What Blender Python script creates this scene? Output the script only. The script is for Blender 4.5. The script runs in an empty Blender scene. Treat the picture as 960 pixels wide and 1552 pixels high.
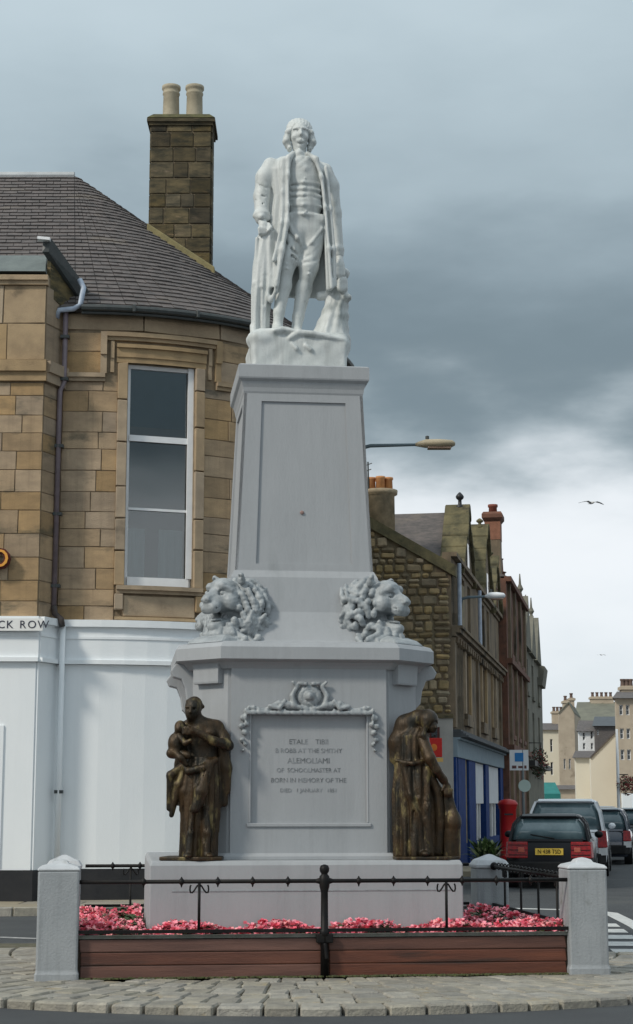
import bpy, bmesh, math, random
import numpy as np
from mathutils import Matrix, Vector
rnd = random.Random(7)
S = bpy.context.scene
COL = S.collection
R = math.radians
# ------------------------------------------------------------ camera, sky, sun
FPX = 2600.0; PITCH = math.atan(439/FPX); EYE = 1.6
cam_d = bpy.data.cameras.new('camera'); cam = bpy.data.objects.new('camera', cam_d); COL.objects.link(cam)
cam_d.sensor_fit = 'VERTICAL'; cam_d.sensor_height = 24; cam_d.lens = FPX/1552*24
cam_d.clip_start = .1; cam_d.clip_end = 3000
cam.location = (0, 0, EYE); cam.rotation_euler = (math.pi/2+PITCH, 0, 0)
S.camera = cam
S.view_settings.view_transform = 'Standard'; S.view_settings.look = 'None'
S.view_settings.exposure = 0.22; S.view_settings.gamma = 1
SUN_EL, SUN_AZ = 38, -128      # degrees; azimuth clockwise from +Y
sd = bpy.data.lights.new('sun', 'SUN'); so = bpy.data.objects.new('sun', sd); COL.objects.link(so)
sd.energy = 1.9; sd.angle = R(8); sd.color = (1, .93, .82)
v = Vector((math.sin(R(SUN_AZ))*math.cos(R(SUN_EL)), math.cos(R(SUN_AZ))*math.cos(R(SUN_EL)), math.sin(R(SUN_EL))))
so.rotation_euler = v.to_track_quat('Z', 'Y').to_euler(); so.location = (-30, -20, 40)
W_ = bpy.data.worlds.new('World'); S.world = W_; W_.use_nodes = True
nt = W_.node_tree; N = nt.nodes; LK = nt.links
for n in list(N): N.remove(n)
def nn(t, **k):
    n = N.new(t)
    for a, b in k.items(): setattr(n, a, b)
    return n
out = nn('ShaderNodeOutputWorld'); bg = nn('ShaderNodeBackground'); bg.inputs[1].default_value = .1
LK.new(bg.outputs[0], out.inputs[0])
sky = nn('ShaderNodeTexSky', sky_type='NISHITA', sun_disc=False)
sky.sun_elevation = R(SUN_EL); sky.sun_rotation = R(SUN_AZ)
tc = nn('ShaderNodeTexCoord'); sep = nn('ShaderNodeSeparateXYZ'); LK.new(tc.outputs['Generated'], sep.inputs[0])
mp = nn('ShaderNodeMapping'); mp.inputs['Scale'].default_value = (1, 1, 2.6); LK.new(tc.outputs['Generated'], mp.inputs[0])
mp.inputs['Location'].default_value = (.35, .1, .2)
nz = nn('ShaderNodeTexNoise'); nz.inputs['Scale'].default_value = 3.2; nz.inputs['Detail'].default_value = 5; nz.inputs['Roughness'].default_value = .5
LK.new(mp.outputs[0], nz.inputs['Vector'])
nz2 = nn('ShaderNodeTexNoise'); nz2.inputs['Scale'].default_value = 11; nz2.inputs['Detail'].default_value = 6
LK.new(mp.outputs[0], nz2.inputs['Vector'])
def math_(op, a, b, c=None):
    m = nn('ShaderNodeMath', operation=op)
    for i, q in enumerate((a, b, c)):
        if q is None: continue
        if isinstance(q, (int, float)): m.inputs[i].default_value = q
        else: LK.new(q, m.inputs[i])
    return m.outputs[0]
w1 = math_('MULTIPLY_ADD', nz.outputs[0], .16, -.08)
w2 = math_('MULTIPLY_ADD', nz2.outputs[0], .085, -.0425)
el = math_('ADD', sep.outputs[2], math_('ADD', w1, w2))
cr = nn('ShaderNodeValToRGB'); LK.new(el, cr.inputs[0])
e = cr.color_ramp; e.interpolation = 'B_SPLINE'
stops = [(0.0, (.68, .72, .745)), (.06, (.62, .68, .72)), (.10, (.72, .765, .80)), (.155, (.80, .83, .86)), (.185, (.68, .725, .76)), (.208, (.31, .375, .41)), (.232, (.155, .205, .235)), (.265, (.18, .235, .268)),
         (.30, (.235, .30, .34)), (.345, (.33, .41, .455)), (.44, (.46, .555, .605)), (.6, (.54, .63, .68)), (1.0, (.64, .72, .77))]
e.elements[0].position = 0; e.elements[0].color = (*stops[0][1], 1); e.elements[1].position = 1; e.elements[1].color = (*stops[-1][1], 1)
for p_, c_ in stops[1:-1]:
    x = e.elements.new(p_); x.color = (*c_, 1)
mul = nn('ShaderNodeVectorMath', operation='SCALE'); mul.inputs['Scale'].default_value = 10.0; LK.new(cr.outputs[0], mul.inputs[0])
mix = nn('ShaderNodeMix', data_type='RGBA'); mix.inputs[0].default_value = .96
LK.new(sky.outputs[0], mix.inputs[6]); LK.new(mul.outputs[0], mix.inputs[7]); LK.new(mix.outputs[2], bg.inputs[0])

# ------------------------------------------------------------ helpers
def ray(px, py):
    x = (px-480)/FPX; y = (776-py)/FPX
    return (x, math.cos(PITCH)-y*math.sin(PITCH), math.sin(PITCH)+y*math.cos(PITCH))
def P(px, py, D):                       # a point of the place at distance D, measured off the photograph
    r = ray(px, py); t = D/r[1]
    return Vector((r[0]*t, D, EYE+r[2]*t))
def PZ(py, D): return P(480, py, D).z
def G(px, py, z=0):
    r = ray(px, py); t = (z-EYE)/r[2]
    return Vector((r[0]*t, r[1]*t, z))

_m = {}
def M(name, c1, c2=None, scale=3, rough=.8, bump=.0, bscale=40, rv=0, metal=0, stretch=(1, 1, 1), c3=None, c3s=.8, c3t=.6, rough2=None, space='pos', emit=None, spec=None, coat=0, streak=0):
    if name in _m: return _m[name]
    m = bpy.data.materials.new(name); m.use_nodes = True; t = m.node_tree; n = t.nodes; l = t.links
    b = n['Principled BSDF']; b.inputs['Roughness'].default_value = rough; b.inputs['Metallic'].default_value = metal
    if spec is not None: b.inputs['Specular IOR Level'].default_value = spec
    if coat: b.inputs['Coat Weight'].default_value = coat
    c2 = c2 or tuple(x*.85 for x in c1)
    if space == 'pos': co = n.new('ShaderNodeNewGeometry').outputs['Position']
    else: co = n.new('ShaderNodeTexCoord').outputs['Object']
    mpn = n.new('ShaderNodeMapping'); mpn.inputs['Scale'].default_value = stretch; l.new(co, mpn.inputs[0])
    def noise(s, d=5, r=.6):
        q = n.new('ShaderNodeTexNoise'); q.inputs['Scale'].default_value = s; q.inputs['Detail'].default_value = d; q.inputs['Roughness'].default_value = r
        l.new(mpn.outputs[0], q.inputs['Vector']); return q.outputs[0]
    def ramp(src, a, b_):
        q = n.new('ShaderNodeMapRange'); q.inputs[1].default_value = a; q.inputs[2].default_value = b_; l.new(src, q.inputs[0]); return q.outputs[0]
    def mixc(f, a, b_, mode='MIX'):
        q = n.new('ShaderNodeMix'); q.data_type = 'RGBA'; q.blend_type = mode
        if isinstance(f, (int, float)): q.inputs[0].default_value = f
        else: l.new(f, q.inputs[0])
        for i, x_ in ((6, a), (7, b_)):
            if isinstance(x_, tuple): q.inputs[i].default_value = (*x_, 1)
            else: l.new(x_, q.inputs[i])
        return q.outputs[2]
    col = mixc(ramp(noise(scale), .35, .65), tuple(c1), tuple(c2))
    if c3: col = mixc(ramp(noise(c3s, 6), c3t, c3t+.12), col, tuple(c3))
    if streak:
        mp2 = n.new('ShaderNodeMapping'); mp2.inputs['Scale'].default_value = (11, 11, .55); l.new(co, mp2.inputs[0])
        q2 = n.new('ShaderNodeTexNoise'); q2.inputs['Scale'].default_value = 1; q2.inputs['Detail'].default_value = 6; q2.inputs['Roughness'].default_value = .65; l.new(mp2.outputs[0], q2.inputs['Vector'])
        ms = n.new('ShaderNodeMath'); ms.operation = 'MULTIPLY'; ms.inputs[1].default_value = streak; l.new(ramp(q2.outputs[0], .5, .72), ms.inputs[0])
        q3 = n.new('ShaderNodeTexNoise'); q3.inputs['Scale'].default_value = 42; q3.inputs['Detail'].default_value = 3; l.new(co, q3.inputs['Vector'])
        col = mixc(ms.outputs[0], col, tuple(x*.42 for x in c1))
        m4 = n.new('ShaderNodeMath'); m4.operation = 'MULTIPLY'; m4.inputs[1].default_value = streak*.6; l.new(ramp(q3.outputs[0], .55, .75), m4.inputs[0]); col = mixc(m4.outputs[0], col, tuple(x*.6 for x in c1))
    if rv:
        oi = n.new('ShaderNodeObjectInfo'); mr = n.new('ShaderNodeMapRange'); mr.inputs[3].default_value = 1-rv; mr.inputs[4].default_value = 1+rv*.8; l.new(oi.outputs['Random'], mr.inputs[0])
        h = n.new('ShaderNodeHueSaturation'); l.new(mr.outputs[0], h.inputs['Value'])
        ml = n.new('ShaderNodeMath'); ml.operation = 'MULTIPLY'; ml.inputs[1].default_value = 7.31; l.new(oi.outputs['Random'], ml.inputs[0])
        fr = n.new('ShaderNodeMath'); fr.operation = 'FRACT'; l.new(ml.outputs[0], fr.inputs[0])
        m2 = n.new('ShaderNodeMapRange'); m2.inputs[3].default_value = .75; m2.inputs[4].default_value = 1.15; l.new(fr.outputs[0], m2.inputs[0]); l.new(m2.outputs[0], h.inputs['Saturation'])
        l.new(col, h.inputs['Color']); col = h.outputs[0]
    l.new(col, b.inputs['Base Color'])
    if bump:
        bp = n.new('ShaderNodeBump'); bp.inputs['Strength'].default_value = bump; bp.inputs['Distance'].default_value = .02
        l.new(noise(bscale, 4), bp.inputs['Height']); l.new(bp.outputs[0], b.inputs['Normal'])
    if rough2 is not None: 
        q = n.new('ShaderNodeMapRange'); q.inputs[3].default_value = rough; q.inputs[4].default_value = rough2; l.new(noise(scale*2), q.inputs[0]); l.new(q.outputs[0], b.inputs['Roughness'])
    if emit: b.inputs['Emission Color'].default_value = (*emit[:3], 1); b.inputs['Emission Strength'].default_value = emit[3]
    _m[name] = m; return m

def glass_mat(name, tint, mixf):
    if name in _m: return _m[name]
    m = bpy.data.materials.new(name); m.use_nodes = True; t = m.node_tree; n = t.nodes; l = t.links
    for q in list(n): n.remove(q)
    o = n.new('ShaderNodeOutputMaterial'); g = n.new('ShaderNodeBsdfGlossy'); g.inputs['Roughness'].default_value = .03
    tr = n.new('ShaderNodeBsdfTransparent'); tr.inputs[0].default_value = (*tint, 1)
    lw = n.new('ShaderNodeLayerWeight'); lw.inputs[0].default_value = .35
    mr = n.new('ShaderNodeMapRange'); mr.inputs[3].default_value = mixf; mr.inputs[4].default_value = 1; l.new(lw.outputs['Fresnel'], mr.inputs[0])
    nzz = n.new('ShaderNodeTexNoise'); nzz.inputs['Scale'].default_value = 1.6
    bp = n.new('ShaderNodeBump'); bp.inputs['Strength'].default_value = .05; l.new(nzz.outputs[0], bp.inputs['Height']); l.new(bp.outputs[0], g.inputs['Normal'])
    mx = n.new('ShaderNodeMixShader'); l.new(mr.outputs[0], mx.inputs[0]); l.new(tr.outputs[0], mx.inputs[1]); l.new(g.outputs[0], mx.inputs[2]); l.new(mx.outputs[0], o.inputs[0])
    _m[name] = m; return m

def tag(o, label=None, cat=None, group=None, kind=None):
    if label: o['label'] = label
    if cat: o['category'] = cat
    if group: o['group'] = group
    if kind: o['kind'] = kind
    return o
def thing(name, label, cat, loc=(0, 0, 0), rz=0, group=None):
    o = bpy.data.objects.new(name, None); COL.objects.link(o); o.location = loc; o.rotation_euler = (0, 0, rz); o.empty_display_size = .2
    return tag(o, label, cat, group)
def inv(o):
    m = Matrix.Identity(4)
    while o is not None:
        m = Matrix.LocRotScale(o.location, o.rotation_euler, o.scale) @ m
        m = o.matrix_parent_inverse @ m if o.parent else m
        o = o.parent
    return m.inverted()
class MB:
    def __init__(s): s.v = []; s.f = []; s.mi = []; s.cur = 0
    def add(s, vs, fs):
        k = len(s.v); s.v += [tuple(q) for q in vs]; s.f += [tuple(i+k for i in f) for f in fs]; s.mi += [s.cur]*len(fs); return s
    def hexa(s, c8): return s.add(c8, [(0, 3, 2, 1), (4, 5, 6, 7), (0, 1, 5, 4), (1, 2, 6, 5), (2, 3, 7, 6), (3, 0, 4, 7)])
    def box(s, c, d, rz=0, ry=0):
        m = Matrix.Rotation(rz, 3, 'Z') @ Matrix.Rotation(ry, 3, 'Y'); c = Vector(c)
        return s.hexa([c+m @ Vector((x*d[0]/2, y*d[1]/2, z*d[2]/2)) for z in (-1, 1) for x, y in ((-1, -1), (1, -1), (1, 1), (-1, 1))])
    def b2(s, x0, x1, y0, y1, z0, z1): return s.box(((x0+x1)/2, (y0+y1)/2, (z0+z1)/2), (abs(x1-x0), abs(y1-y0), abs(z1-z0)))
    def loft(s, loops, cap=True):
        n = len(loops[0]); k = len(s.v); vs = []; fs = []
        for L_ in loops: vs += L_
        for i in range(len(loops)-1):
            for j in range(n):
                a = i*n+j; b = i*n+(j+1) % n; fs.append((a, b, b+n, a+n))
        if cap: fs.append(tuple(range(n))[::-1]); fs.append(tuple((len(loops)-1)*n+j for j in range(n)))
        return s.add(vs, fs)
    def lathe(s, c, prof, n=16, sx=1, sy=1):
        c = Vector(c)
        return s.loft([[c+Vector((r*sx*math.cos(2*math.pi*j/n), r*sy*math.sin(2*math.pi*j/n), z)) for j in range(n)] for r, z in prof])
    def tube(s, pts, r, n=8):
        pts = [Vector(p) for p in pts]; rs = r if isinstance(r, (list, tuple)) else [r]*len(pts); loops = []
        for i, p in enumerate(pts):
            d = (pts[min(i+1, len(pts)-1)]-pts[max(i-1, 0)]).normalized()
            a = d.orthogonal().normalized() if i == 0 else (u_-d*u_.dot(d)).normalized()
            u_ = a; b = d.cross(a)
            loops.append([p+(a*math.cos(2*math.pi*j/n)+b*math.sin(2*math.pi*j/n))*rs[i] for j in range(n)])
        return s.loft(loops)
    def ball(s, c, r, n=10, m=7):
        r = r if isinstance(r, (tuple, list)) else (r, r, r); c = Vector(c)
        return s.loft([[c+Vector((r[0]*math.sin(math.pi*(i+.02)/(m+.04))*math.cos(2*math.pi*j/n), r[1]*math.sin(math.pi*(i+.02)/(m+.04))*math.sin(2*math.pi*j/n), -r[2]*math.cos(math.pi*i/m))) for j in range(n)] for i in range(m+1)])
    def prism(s, poly, z0, z1):       # poly: list of (x,y)
        return s.loft([[Vector((x, y, z0)) for x, y in poly], [Vector((x, y, z1)) for x, y in poly]])
    def obj(s, name, mat, parent=None, world=False, smooth=False, bevel=0, **tg):
        me = bpy.data.meshes.new(name); me.from_pydata(s.v, [], s.f)
        for mm in (mat if isinstance(mat, (list, tuple)) else [mat]): me.materials.append(mm)
        if any(s.mi): me.polygons.foreach_set('material_index', s.mi)
        me.update()
        bm = bmesh.new(); bm.from_mesh(me); bmesh.ops.recalc_face_normals(bm, faces=bm.faces); bm.to_mesh(me); bm.free()
        if smooth: me.polygons.foreach_set('use_smooth', [True]*len(me.polygons))
        return link(name, me, parent, world, bevel, **tg)
def link(name, me, parent=None, world=False, bevel=0, **tg):
    o = bpy.data.objects.new(name, me); COL.objects.link(o)
    if parent is not None:
        o.parent = parent
        if world: o.matrix_parent_inverse = inv(parent)
    if bevel:
        b = o.modifiers.new('bevel', 'BEVEL'); b.width = bevel; b.segments = 2; b.limit_method = 'ANGLE'; b.angle_limit = R(40)
    if tg: tag(o, **tg)
    return o
_bc = {}
def block(name, parent, c, d, rz, mat, world=True, ch=.012, ry=0):
    key = (mat.name, tuple(max(1, round(x/.08)) for x in d), rnd.randrange(2), ch)
    if key not in _bc:
        dx = [max(1, round(x/.08))*.08/2 for x in d]; vs = []; fs = []
        bm = bmesh.new()
        for z in (-1, 1):
            for x, y in ((-1, -1), (1, -1), (1, 1), (-1, 1)):
                bm.verts.new((x*dx[0]*(1-rnd.random()*.03), y*dx[1]*(1-rnd.random()*.02), z*dx[2]*(1-rnd.random()*.04)))
        bm.verts.ensure_lookup_table()
        for f in [(0, 3, 2, 1), (4, 5, 6, 7), (0, 1, 5, 4), (1, 2, 6, 5), (2, 3, 7, 6), (3, 0, 4, 7)]: bm.faces.new([bm.verts[i] for i in f])
        bmesh.ops.bevel(bm, geom=list(bm.edges), offset=ch, segments=1, affect='EDGES')
        me = bpy.data.meshes.new(name); bm.to_mesh(me); bm.free(); me.materials.append(mat); _bc[key] = (me, [x*2 for x in dx])
    me, full = _bc[key]
    o = bpy.data.objects.new(name, me); COL.objects.link(o)
    if parent is not None:
        o.parent = parent
        if world: o.matrix_parent_inverse = inv(parent)
    o.location = c; o.rotation_euler = (0, ry, rz); o.scale = [a/b for a, b in zip(d, full)]
    return o
def wall_grid(F, s0, s1, z0, z1, holes=(), depth=.3, step=None, ztop=None):
    """Wall with openings; F(s, d, z) -> point, d = depth into the wall."""
    sb = {s0, s1}; zb = {z0, z1}
    for h in holes: sb |= {h[0], h[1]}; zb |= {h[2], h[3]}
    sb = sorted(sb); zb = sorted(zb)
    if step:
        out_ = []
        for a, b in zip(sb, sb[1:]):
            k = max(1, int((b-a)/step)); out_ += [a+(b-a)*i/k for i in range(k)]
        sb = out_+[sb[-1]]
    def inh(s, z): return any(h[0] < s < h[1] and h[2] < z < h[3] for h in holes)
    m = MB()
    for a, b in zip(sb, sb[1:]):
        for c, d in zip(zb, zb[1:]):
            if not inh((a+b)/2, (c+d)/2): m.hexa([F(a, 0, c), F(b, 0, c), F(b, depth, c), F(a, depth, c), F(a, 0, d), F(b, 0, d), F(b, depth, d), F(a, depth, d)])
    return m
def window(F, h, parent, mf, mg, fw=.07, dep=.14, bars=(), vbars=(), sill=None, msill=None, world=True, room=None):
    """h=(s0,s1,z0,z1) opening"""
    s0, s1, z0, z1 = h
    def bx(m, a, b, c, d, d0, d1): m.hexa([F(a, d0, c), F(b, d0, c), F(b, d1, c), F(a, d1, c), F(a, d0, d), F(b, d0, d), F(b, d1, d), F(a, d1, d)])
    m = MB(); bx(m, s0, s0+fw, z0, z1, dep, dep+.06); bx(m, s1-fw, s1, z0, z1, dep, dep+.06)
    bx(m, s0+fw, s1-fw, z0, z0+fw*1.4, dep-.01, dep+.06); bx(m, s0+fw, s1-fw, z1-fw, z1, dep, dep+.06)
    for z in bars: bx(m, s0+fw, s1-fw, z-fw*.35, z+fw*.35, dep-.005, dep+.055)
    zb = [z0+fw]+list(bars)+[z1-fw]
    for s in vbars: bx(m, s-fw*.25, s+fw*.25, z0+fw, z1-fw, dep+.01, dep+.045)
    fr = m.obj('window', mf, parent, world)
    for a, b in zip(zb, zb[1:]):
        g = MB(); bx(g, s0+fw*.6, s1-fw*.6, a, b, dep+.03, dep+.036); g.obj('pane', mg, fr, False)
    if sill:
        q = MB(); bx(q, s0-.08, s1+.08, z0-.14, z0-.003, -.09, dep-.02); q.obj('sill', msill, fr, False)
    if room: q = MB(); bx(q, s0-.1, s1+.1, z0-.1, z1+.1, dep+.5, dep+.52); q.obj('blind', room, fr, False)
    return fr

# ---- distance-field sculpting: one continuous skin per figure
class Vol:
    def __init__(s, lo, hi, h):
        s.h = h; s.lo = np.array(lo, float); n = [int((b-a)/h)+2 for a, b in zip(lo, hi)]
        s.ax = [(lo[i]+h*np.arange(n[i])).astype(np.float32) for i in range(3)]
        s.d = np.full(n, 1.0, np.float32)
    def sl(s, lo, hi):
        r = []
        for i in range(3):
            a = int(max(0, math.floor((lo[i]-s.lo[i])/s.h))); b = int(min(len(s.ax[i]), math.ceil((hi[i]-s.lo[i])/s.h)+1)); r.append(slice(a, max(a, b)))
        return tuple(r)
    def grid(s, sl): return s.ax[0][sl[0]][:, None, None], s.ax[1][sl[1]][None, :, None], s.ax[2][sl[2]][None, None, :]
    def mix(s, sl, e, k, op):
        a = s.d[sl]
        if op == '-':
            h = np.maximum(k-np.abs(-e-a), 0)/k if k > 0 else 0; s.d[sl] = np.maximum(a, -e)+h*h*k*.25
        elif op == '&': s.d[sl] = np.maximum(a, e)
        else:
            h = np.maximum(k-np.abs(a-e), 0)/k if k > 0 else 0; s.d[sl] = np.minimum(a, e)-h*h*k*.25
    def fn(s, lo, hi, f, k=.02, op='+'):
        sl = s.sl(lo, hi); X, Y, Z = s.grid(sl); s.mix(sl, f(X, Y, Z), k, op)
    def cap(s, a, b, ra, rb=None, k=.03, op='+'):
        rb = ra if rb is None else rb; a = np.array(a, float); b = np.array(b, float); m = max(ra, rb)+k+.03
        def f(X, Y, Z):
            ab = b-a; L2 = float(ab@ab)+1e-9
            t = np.clip(((X-a[0])*ab[0]+(Y-a[1])*ab[1]+(Z-a[2])*ab[2])/L2, 0, 1)
            return np.sqrt((X-a[0]-t*ab[0])**2+(Y-a[1]-t*ab[1])**2+(Z-a[2]-t*ab[2])**2)-(ra+(rb-ra)*t)
        s.fn(np.minimum(a, b)-m, np.maximum(a, b)+m, f, k, op)
    def chain(s, pts, rs, k=.03, op='+'):
        if not isinstance(rs, (list, tuple)): rs = [rs]*len(pts)
        for i in range(len(pts)-1): s.cap(pts[i], pts[i+1], rs[i], rs[i+1], k, op)
    def ell(s, c, r, k=.03, op='+'):
        c = np.array(c, float); m = np.array(r)+k+.03
        def f(X, Y, Z):
            q = np.sqrt(((X-c[0])/r[0])**2+((Y-c[1])/r[1])**2+((Z-c[2])/r[2])**2); return (q-1)*min(r)
        s.fn(c-m, c+m, f, k, op)
    def box(s, c, hd, k=.01, op='+', r=.01):
        c = np.array(c, float); m = np.array(hd)+k+.03
        def f(X, Y, Z):
            a = np.abs(X-c[0])-hd[0]+r; b = np.abs(Y-c[1])-hd[1]+r; g = np.abs(Z-c[2])-hd[2]+r
            return np.sqrt(np.maximum(a, 0)**2+np.maximum(b, 0)**2+np.maximum(g, 0)**2)+np.minimum(np.maximum(np.maximum(a, b), g), 0)-r
        s.fn(c-m, c+m, f, k, op)
    def robe(s, tab, ripple=0, nf=9, ph=0, k=.02, op='+', shell=0, twist=0):
        """tab rows: z, cx, cy, half width, half depth (z ascending)"""
        T = np.array(tab, float); lo = (T[:, 1]-T[:, 3]).min(), (T[:, 2]-T[:, 4]).min(), T[0, 0]; hi = (T[:, 1]+T[:, 3]).max(), (T[:, 2]+T[:, 4]).max(), T[-1, 0]
        m = .06+k
        def f(X, Y, Z):
            g = lambda i: np.interp(Z, T[:, 0], T[:, i])
            cx, cy, w, dp = g(1), g(2), g(3), g(4); ux = (X-cx)/w; uy = (Y-cy)/dp
            q = np.sqrt(ux*ux+uy*uy); mn = np.minimum(w, dp); e_ = (q-1)*mn
            if ripple:
                an = np.arctan2(uy, ux); zz = (T[-1, 0]-Z)/(T[-1, 0]-T[0, 0]); am = ripple*(.25+.75*np.clip(zz, 0, 1))
                wv = np.sin(an*nf+ph+twist*Z)+.5*np.sin(an*(nf*1.7+.3)+ph*2-twist*.7*Z+1.3)
                e_ = e_-am*wv*np.clip(q, 0, 1.2)
            if shell: e_ = np.abs(e_)-shell
            return np.maximum(e_, np.maximum(T[0, 0]-Z, Z-T[-1, 0]))
        s.fn(np.array(lo)-m, np.array(hi)+m, f, k, op)
    def noise(s, amp, fr, seed=0):
        r_ = np.random.RandomState(seed); X, Y, Z = s.grid((slice(None),)*3); w = 0
        for i in range(5):
            a = r_.normal(size=3)*fr*(1+.5*i); p_ = r_.rand(3)*6.28; w = w+np.sin(X*a[0]+p_[0]+np.sin(Y*a[1]+p_[1])*1.3)*np.sin(Z*a[2]+Y*a[0]*.6+p_[2])/(1+.4*i)
        s.d = (s.d+amp*w).astype(np.float32)
    def mesh(s, name):
        d = s.d; ins = d < 0; nx, ny, nz_ = [q-1 for q in d.shape]
        acc = np.zeros((nx, ny, nz_, 3), np.float32); cnt = np.zeros((nx, ny, nz_), np.float32)
        C = [(i, j, k) for i in (0, 1) for j in (0, 1) for k in (0, 1)]
        for a in C:
            for ax in range(3):
                if a[ax]: continue
                b = list(a); b[ax] = 1
                A = d[a[0]:a[0]+nx, a[1]:a[1]+ny, a[2]:a[2]+nz_]; B = d[b[0]:b[0]+nx, b[1]:b[1]+ny, b[2]:b[2]+nz_]
                mk = (A < 0) != (B < 0)
                idx = np.nonzero(mk); t = A[idx]/(A[idx]-B[idx])
                for q in range(3): acc[idx[0], idx[1], idx[2], q] += a[q]+(t if q == ax else 0)
                cnt[idx] += 1
        cells = np.nonzero(cnt > 0); vid = -np.ones(cnt.shape, np.int64); vid[cells] = np.arange(len(cells[0]))
        vv = (acc[cells]/cnt[cells][:, None]+np.stack(cells, 1))*s.h+s.lo
        faces = []
        for ax in range(3):
            A = ins[:-1] if ax == 0 else ins[:, :-1] if ax == 1 else ins[:, :, :-1]
            B = ins[1:] if ax == 0 else ins[:, 1:] if ax == 1 else ins[:, :, 1:]
            for fl in (0, 1):
                mk = (A & ~B) if fl == 0 else (~A & B); i = np.stack(np.nonzero(mk), 1)
                o1, o2 = [(1, 2), (2, 0), (0, 1)][ax]
                ok = (i[:, o1] > 0) & (i[:, o2] > 0) & (i[:, o1] < cnt.shape[o1]) & (i[:, o2] < cnt.shape[o2]) & (i[:, ax] < cnt.shape[ax]); i = i[ok]
                def g(a, b):
                    j = i.copy(); j[:, o1] -= a; j[:, o2] -= b; return vid[j[:, 0], j[:, 1], j[:, 2]]
                q = np.stack([g(0, 0), g(1, 0), g(1, 1), g(0, 1)], 1); faces.append(q if fl == 0 else q[:, ::-1])
        F_ = np.concatenate(faces); F_ = F_[(F_ >= 0).all(1)]
        me = bpy.data.meshes.new(name); me.vertices.add(len(vv)); me.vertices.foreach_set('co', vv.ravel())
        me.loops.add(F_.size); me.loops.foreach_set('vertex_index', F_.ravel().astype(np.int32)); me.polygons.add(len(F_)); me.polygons.foreach_set('loop_start', np.arange(0, F_.size, 4, dtype=np.int32))
        me.update(calc_edges=True); me.validate(); me.polygons.foreach_set('use_smooth', [True]*len(me.polygons)); me.update()
        return me
    def obj(s, name, mat, parent, **tg):
        me = s.mesh(name); me.materials.append(mat); o = link(name, me, parent, False, **tg); return o

# ------------------------------------------------------------ materials
asphalt = M('asphalt', (.055, .06, .063), (.042, .045, .049), 1.2, .85, .35, 120, c3=(.07, .073, .072), c3s=.5, c3t=.55)
pave_m = M('paving', (.30, .26, .19), (.24, .21, .16), 2, .85, .3, 60, rv=.12)
sett_m = M('sett_stone', (.35, .325, .265), (.23, .215, .185), 9, .7, .7, 45, rv=.18, c3=(.33, .27, .17), c3s=3, c3t=.6)
joint_m = M('joint_grit', (.14, .12, .085), (.07, .075, .04), 6, .95, .6, 80)
paint = M('grey_masonry_paint', (.36, .375, .39), (.335, .35, .365), 2.2, .55, .12, 30, c3=(.30, .318, .328), c3s=1.3, c3t=.62, stretch=(1.6, 1.6, .5), rough2=.7, streak=.14)
statue_m = M('pale_stone_paint', (.62, .645, .635), (.53, .56, .55), 5, .55, .15, 60, c3=(.30, .33, .32), c3s=3.6, c3t=.57, stretch=(1, 1, .6), streak=.45)
lion_m = M('lion_paint', (.38, .405, .415), (.25, .275, .29), 9, .5, .2, 60, streak=.4)
post_m = M('post_paint', (.33, .348, .362), (.29, .31, .325), 4, .6, .25, 50, c3=(.17, .18, .165), c3s=2.8, c3t=.62, streak=.45)
bronze = M('weathered_bronze', (.062, .036, .015), (.018, .016, .011), 6, .36, .35, 50, metal=.45, c3=(.19, .15, .065), c3s=7, c3t=.56, rough2=.6, stretch=(1.4, 1.4, .6))  # brown and black patina; its highlights are painted in as golden blotches
iron = M('black_iron', (.006, .006, .007), (.012, .011, .010), 14, .5, .1, 80, spec=.2)
board_m = M('redwood_stain', (.15, .05, .027), (.09, .03, .018), 3, .6, .3, 30, stretch=(.4, .4, 6), rv=.15, c3=(.03, .018, .014), c3s=1.4, c3t=.6)
stone = M('sandstone', (.42, .295, .17), (.31, .22, .13), 2.6, .9, .5, 40, rv=.15, c3=(.14, .115, .075), c3s=1.0, c3t=.57, stretch=(1, 1, 2.4), streak=.35)
stone_t = M('sandstone_trim', (.42, .305, .18), (.31, .225, .135), 3, .88, .3, 45, rv=.08, c3=(.16, .12, .075), c3s=1.5, c3t=.62)
mortar = M('mortar', (.26, .20, .13), (.17, .13, .085), 6, .95, .2, 60)
sooty = M('sooty_stone', (.125, .095, .045), (.035, .032, .018), 4.5, .9, .5, 30, rv=.5, streak=.4, c3=(.25, .175, .10), c3s=2.6, c3t=.6, stretch=(.7, .7, 2.2))
moss = M('mossy_stone', (.12, .115, .045), (.06, .055, .03), 9, .95, .5, 40)
lichen = M('lichened_coping', (.25, .21, .10), (.17, .15, .075), 5, .95, .3, 40)
slate = M('slate', (.145, .125, .118), (.085, .078, .076), 5, .75, .3, 30, c3=(.17, .145, .12), c3s=.9, c3t=.6, stretch=(1, 1, 3))
white = M('white_render', (.84, .87, .885), (.80, .835, .855), 1.5, .7, .1, 40, c3=(.66, .71, .73), c3s=.9, c3t=.63, stretch=(1, 1, .4), streak=.03)
blackp = M('black_paint', (.012, .013, .016), (.02, .02, .022), 6, .5)
wframe = M('white_joinery', (.80, .81, .82), (.74, .75, .76), 6, .4)
glass = glass_mat('window_glass', (.75, .82, .83), .09)
dark_room = M('dim_interior', (.03, .036, .038), (.02, .025, .027), 1.5, .9)
curtain = M('net_curtain', (.30, .34, .34), (.22, .25, .25), 3, .9, stretch=(9, 9, .4))
lead = M('lead_sheet', (.15, .175, .165), (.11, .13, .125), 4, .6, .2, 20)
gutter = M('gutter_iron', (.035, .045, .045), (.055, .06, .06), 9, .5)
pipe_m = M('mauve_downpipe', (.21, .17, .19), (.15, .12, .135), 6, .5)
pipe_b = M('pale_blue_pipe', (.45, .52, .62), (.32, .38, .48), 8, .45)
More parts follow.
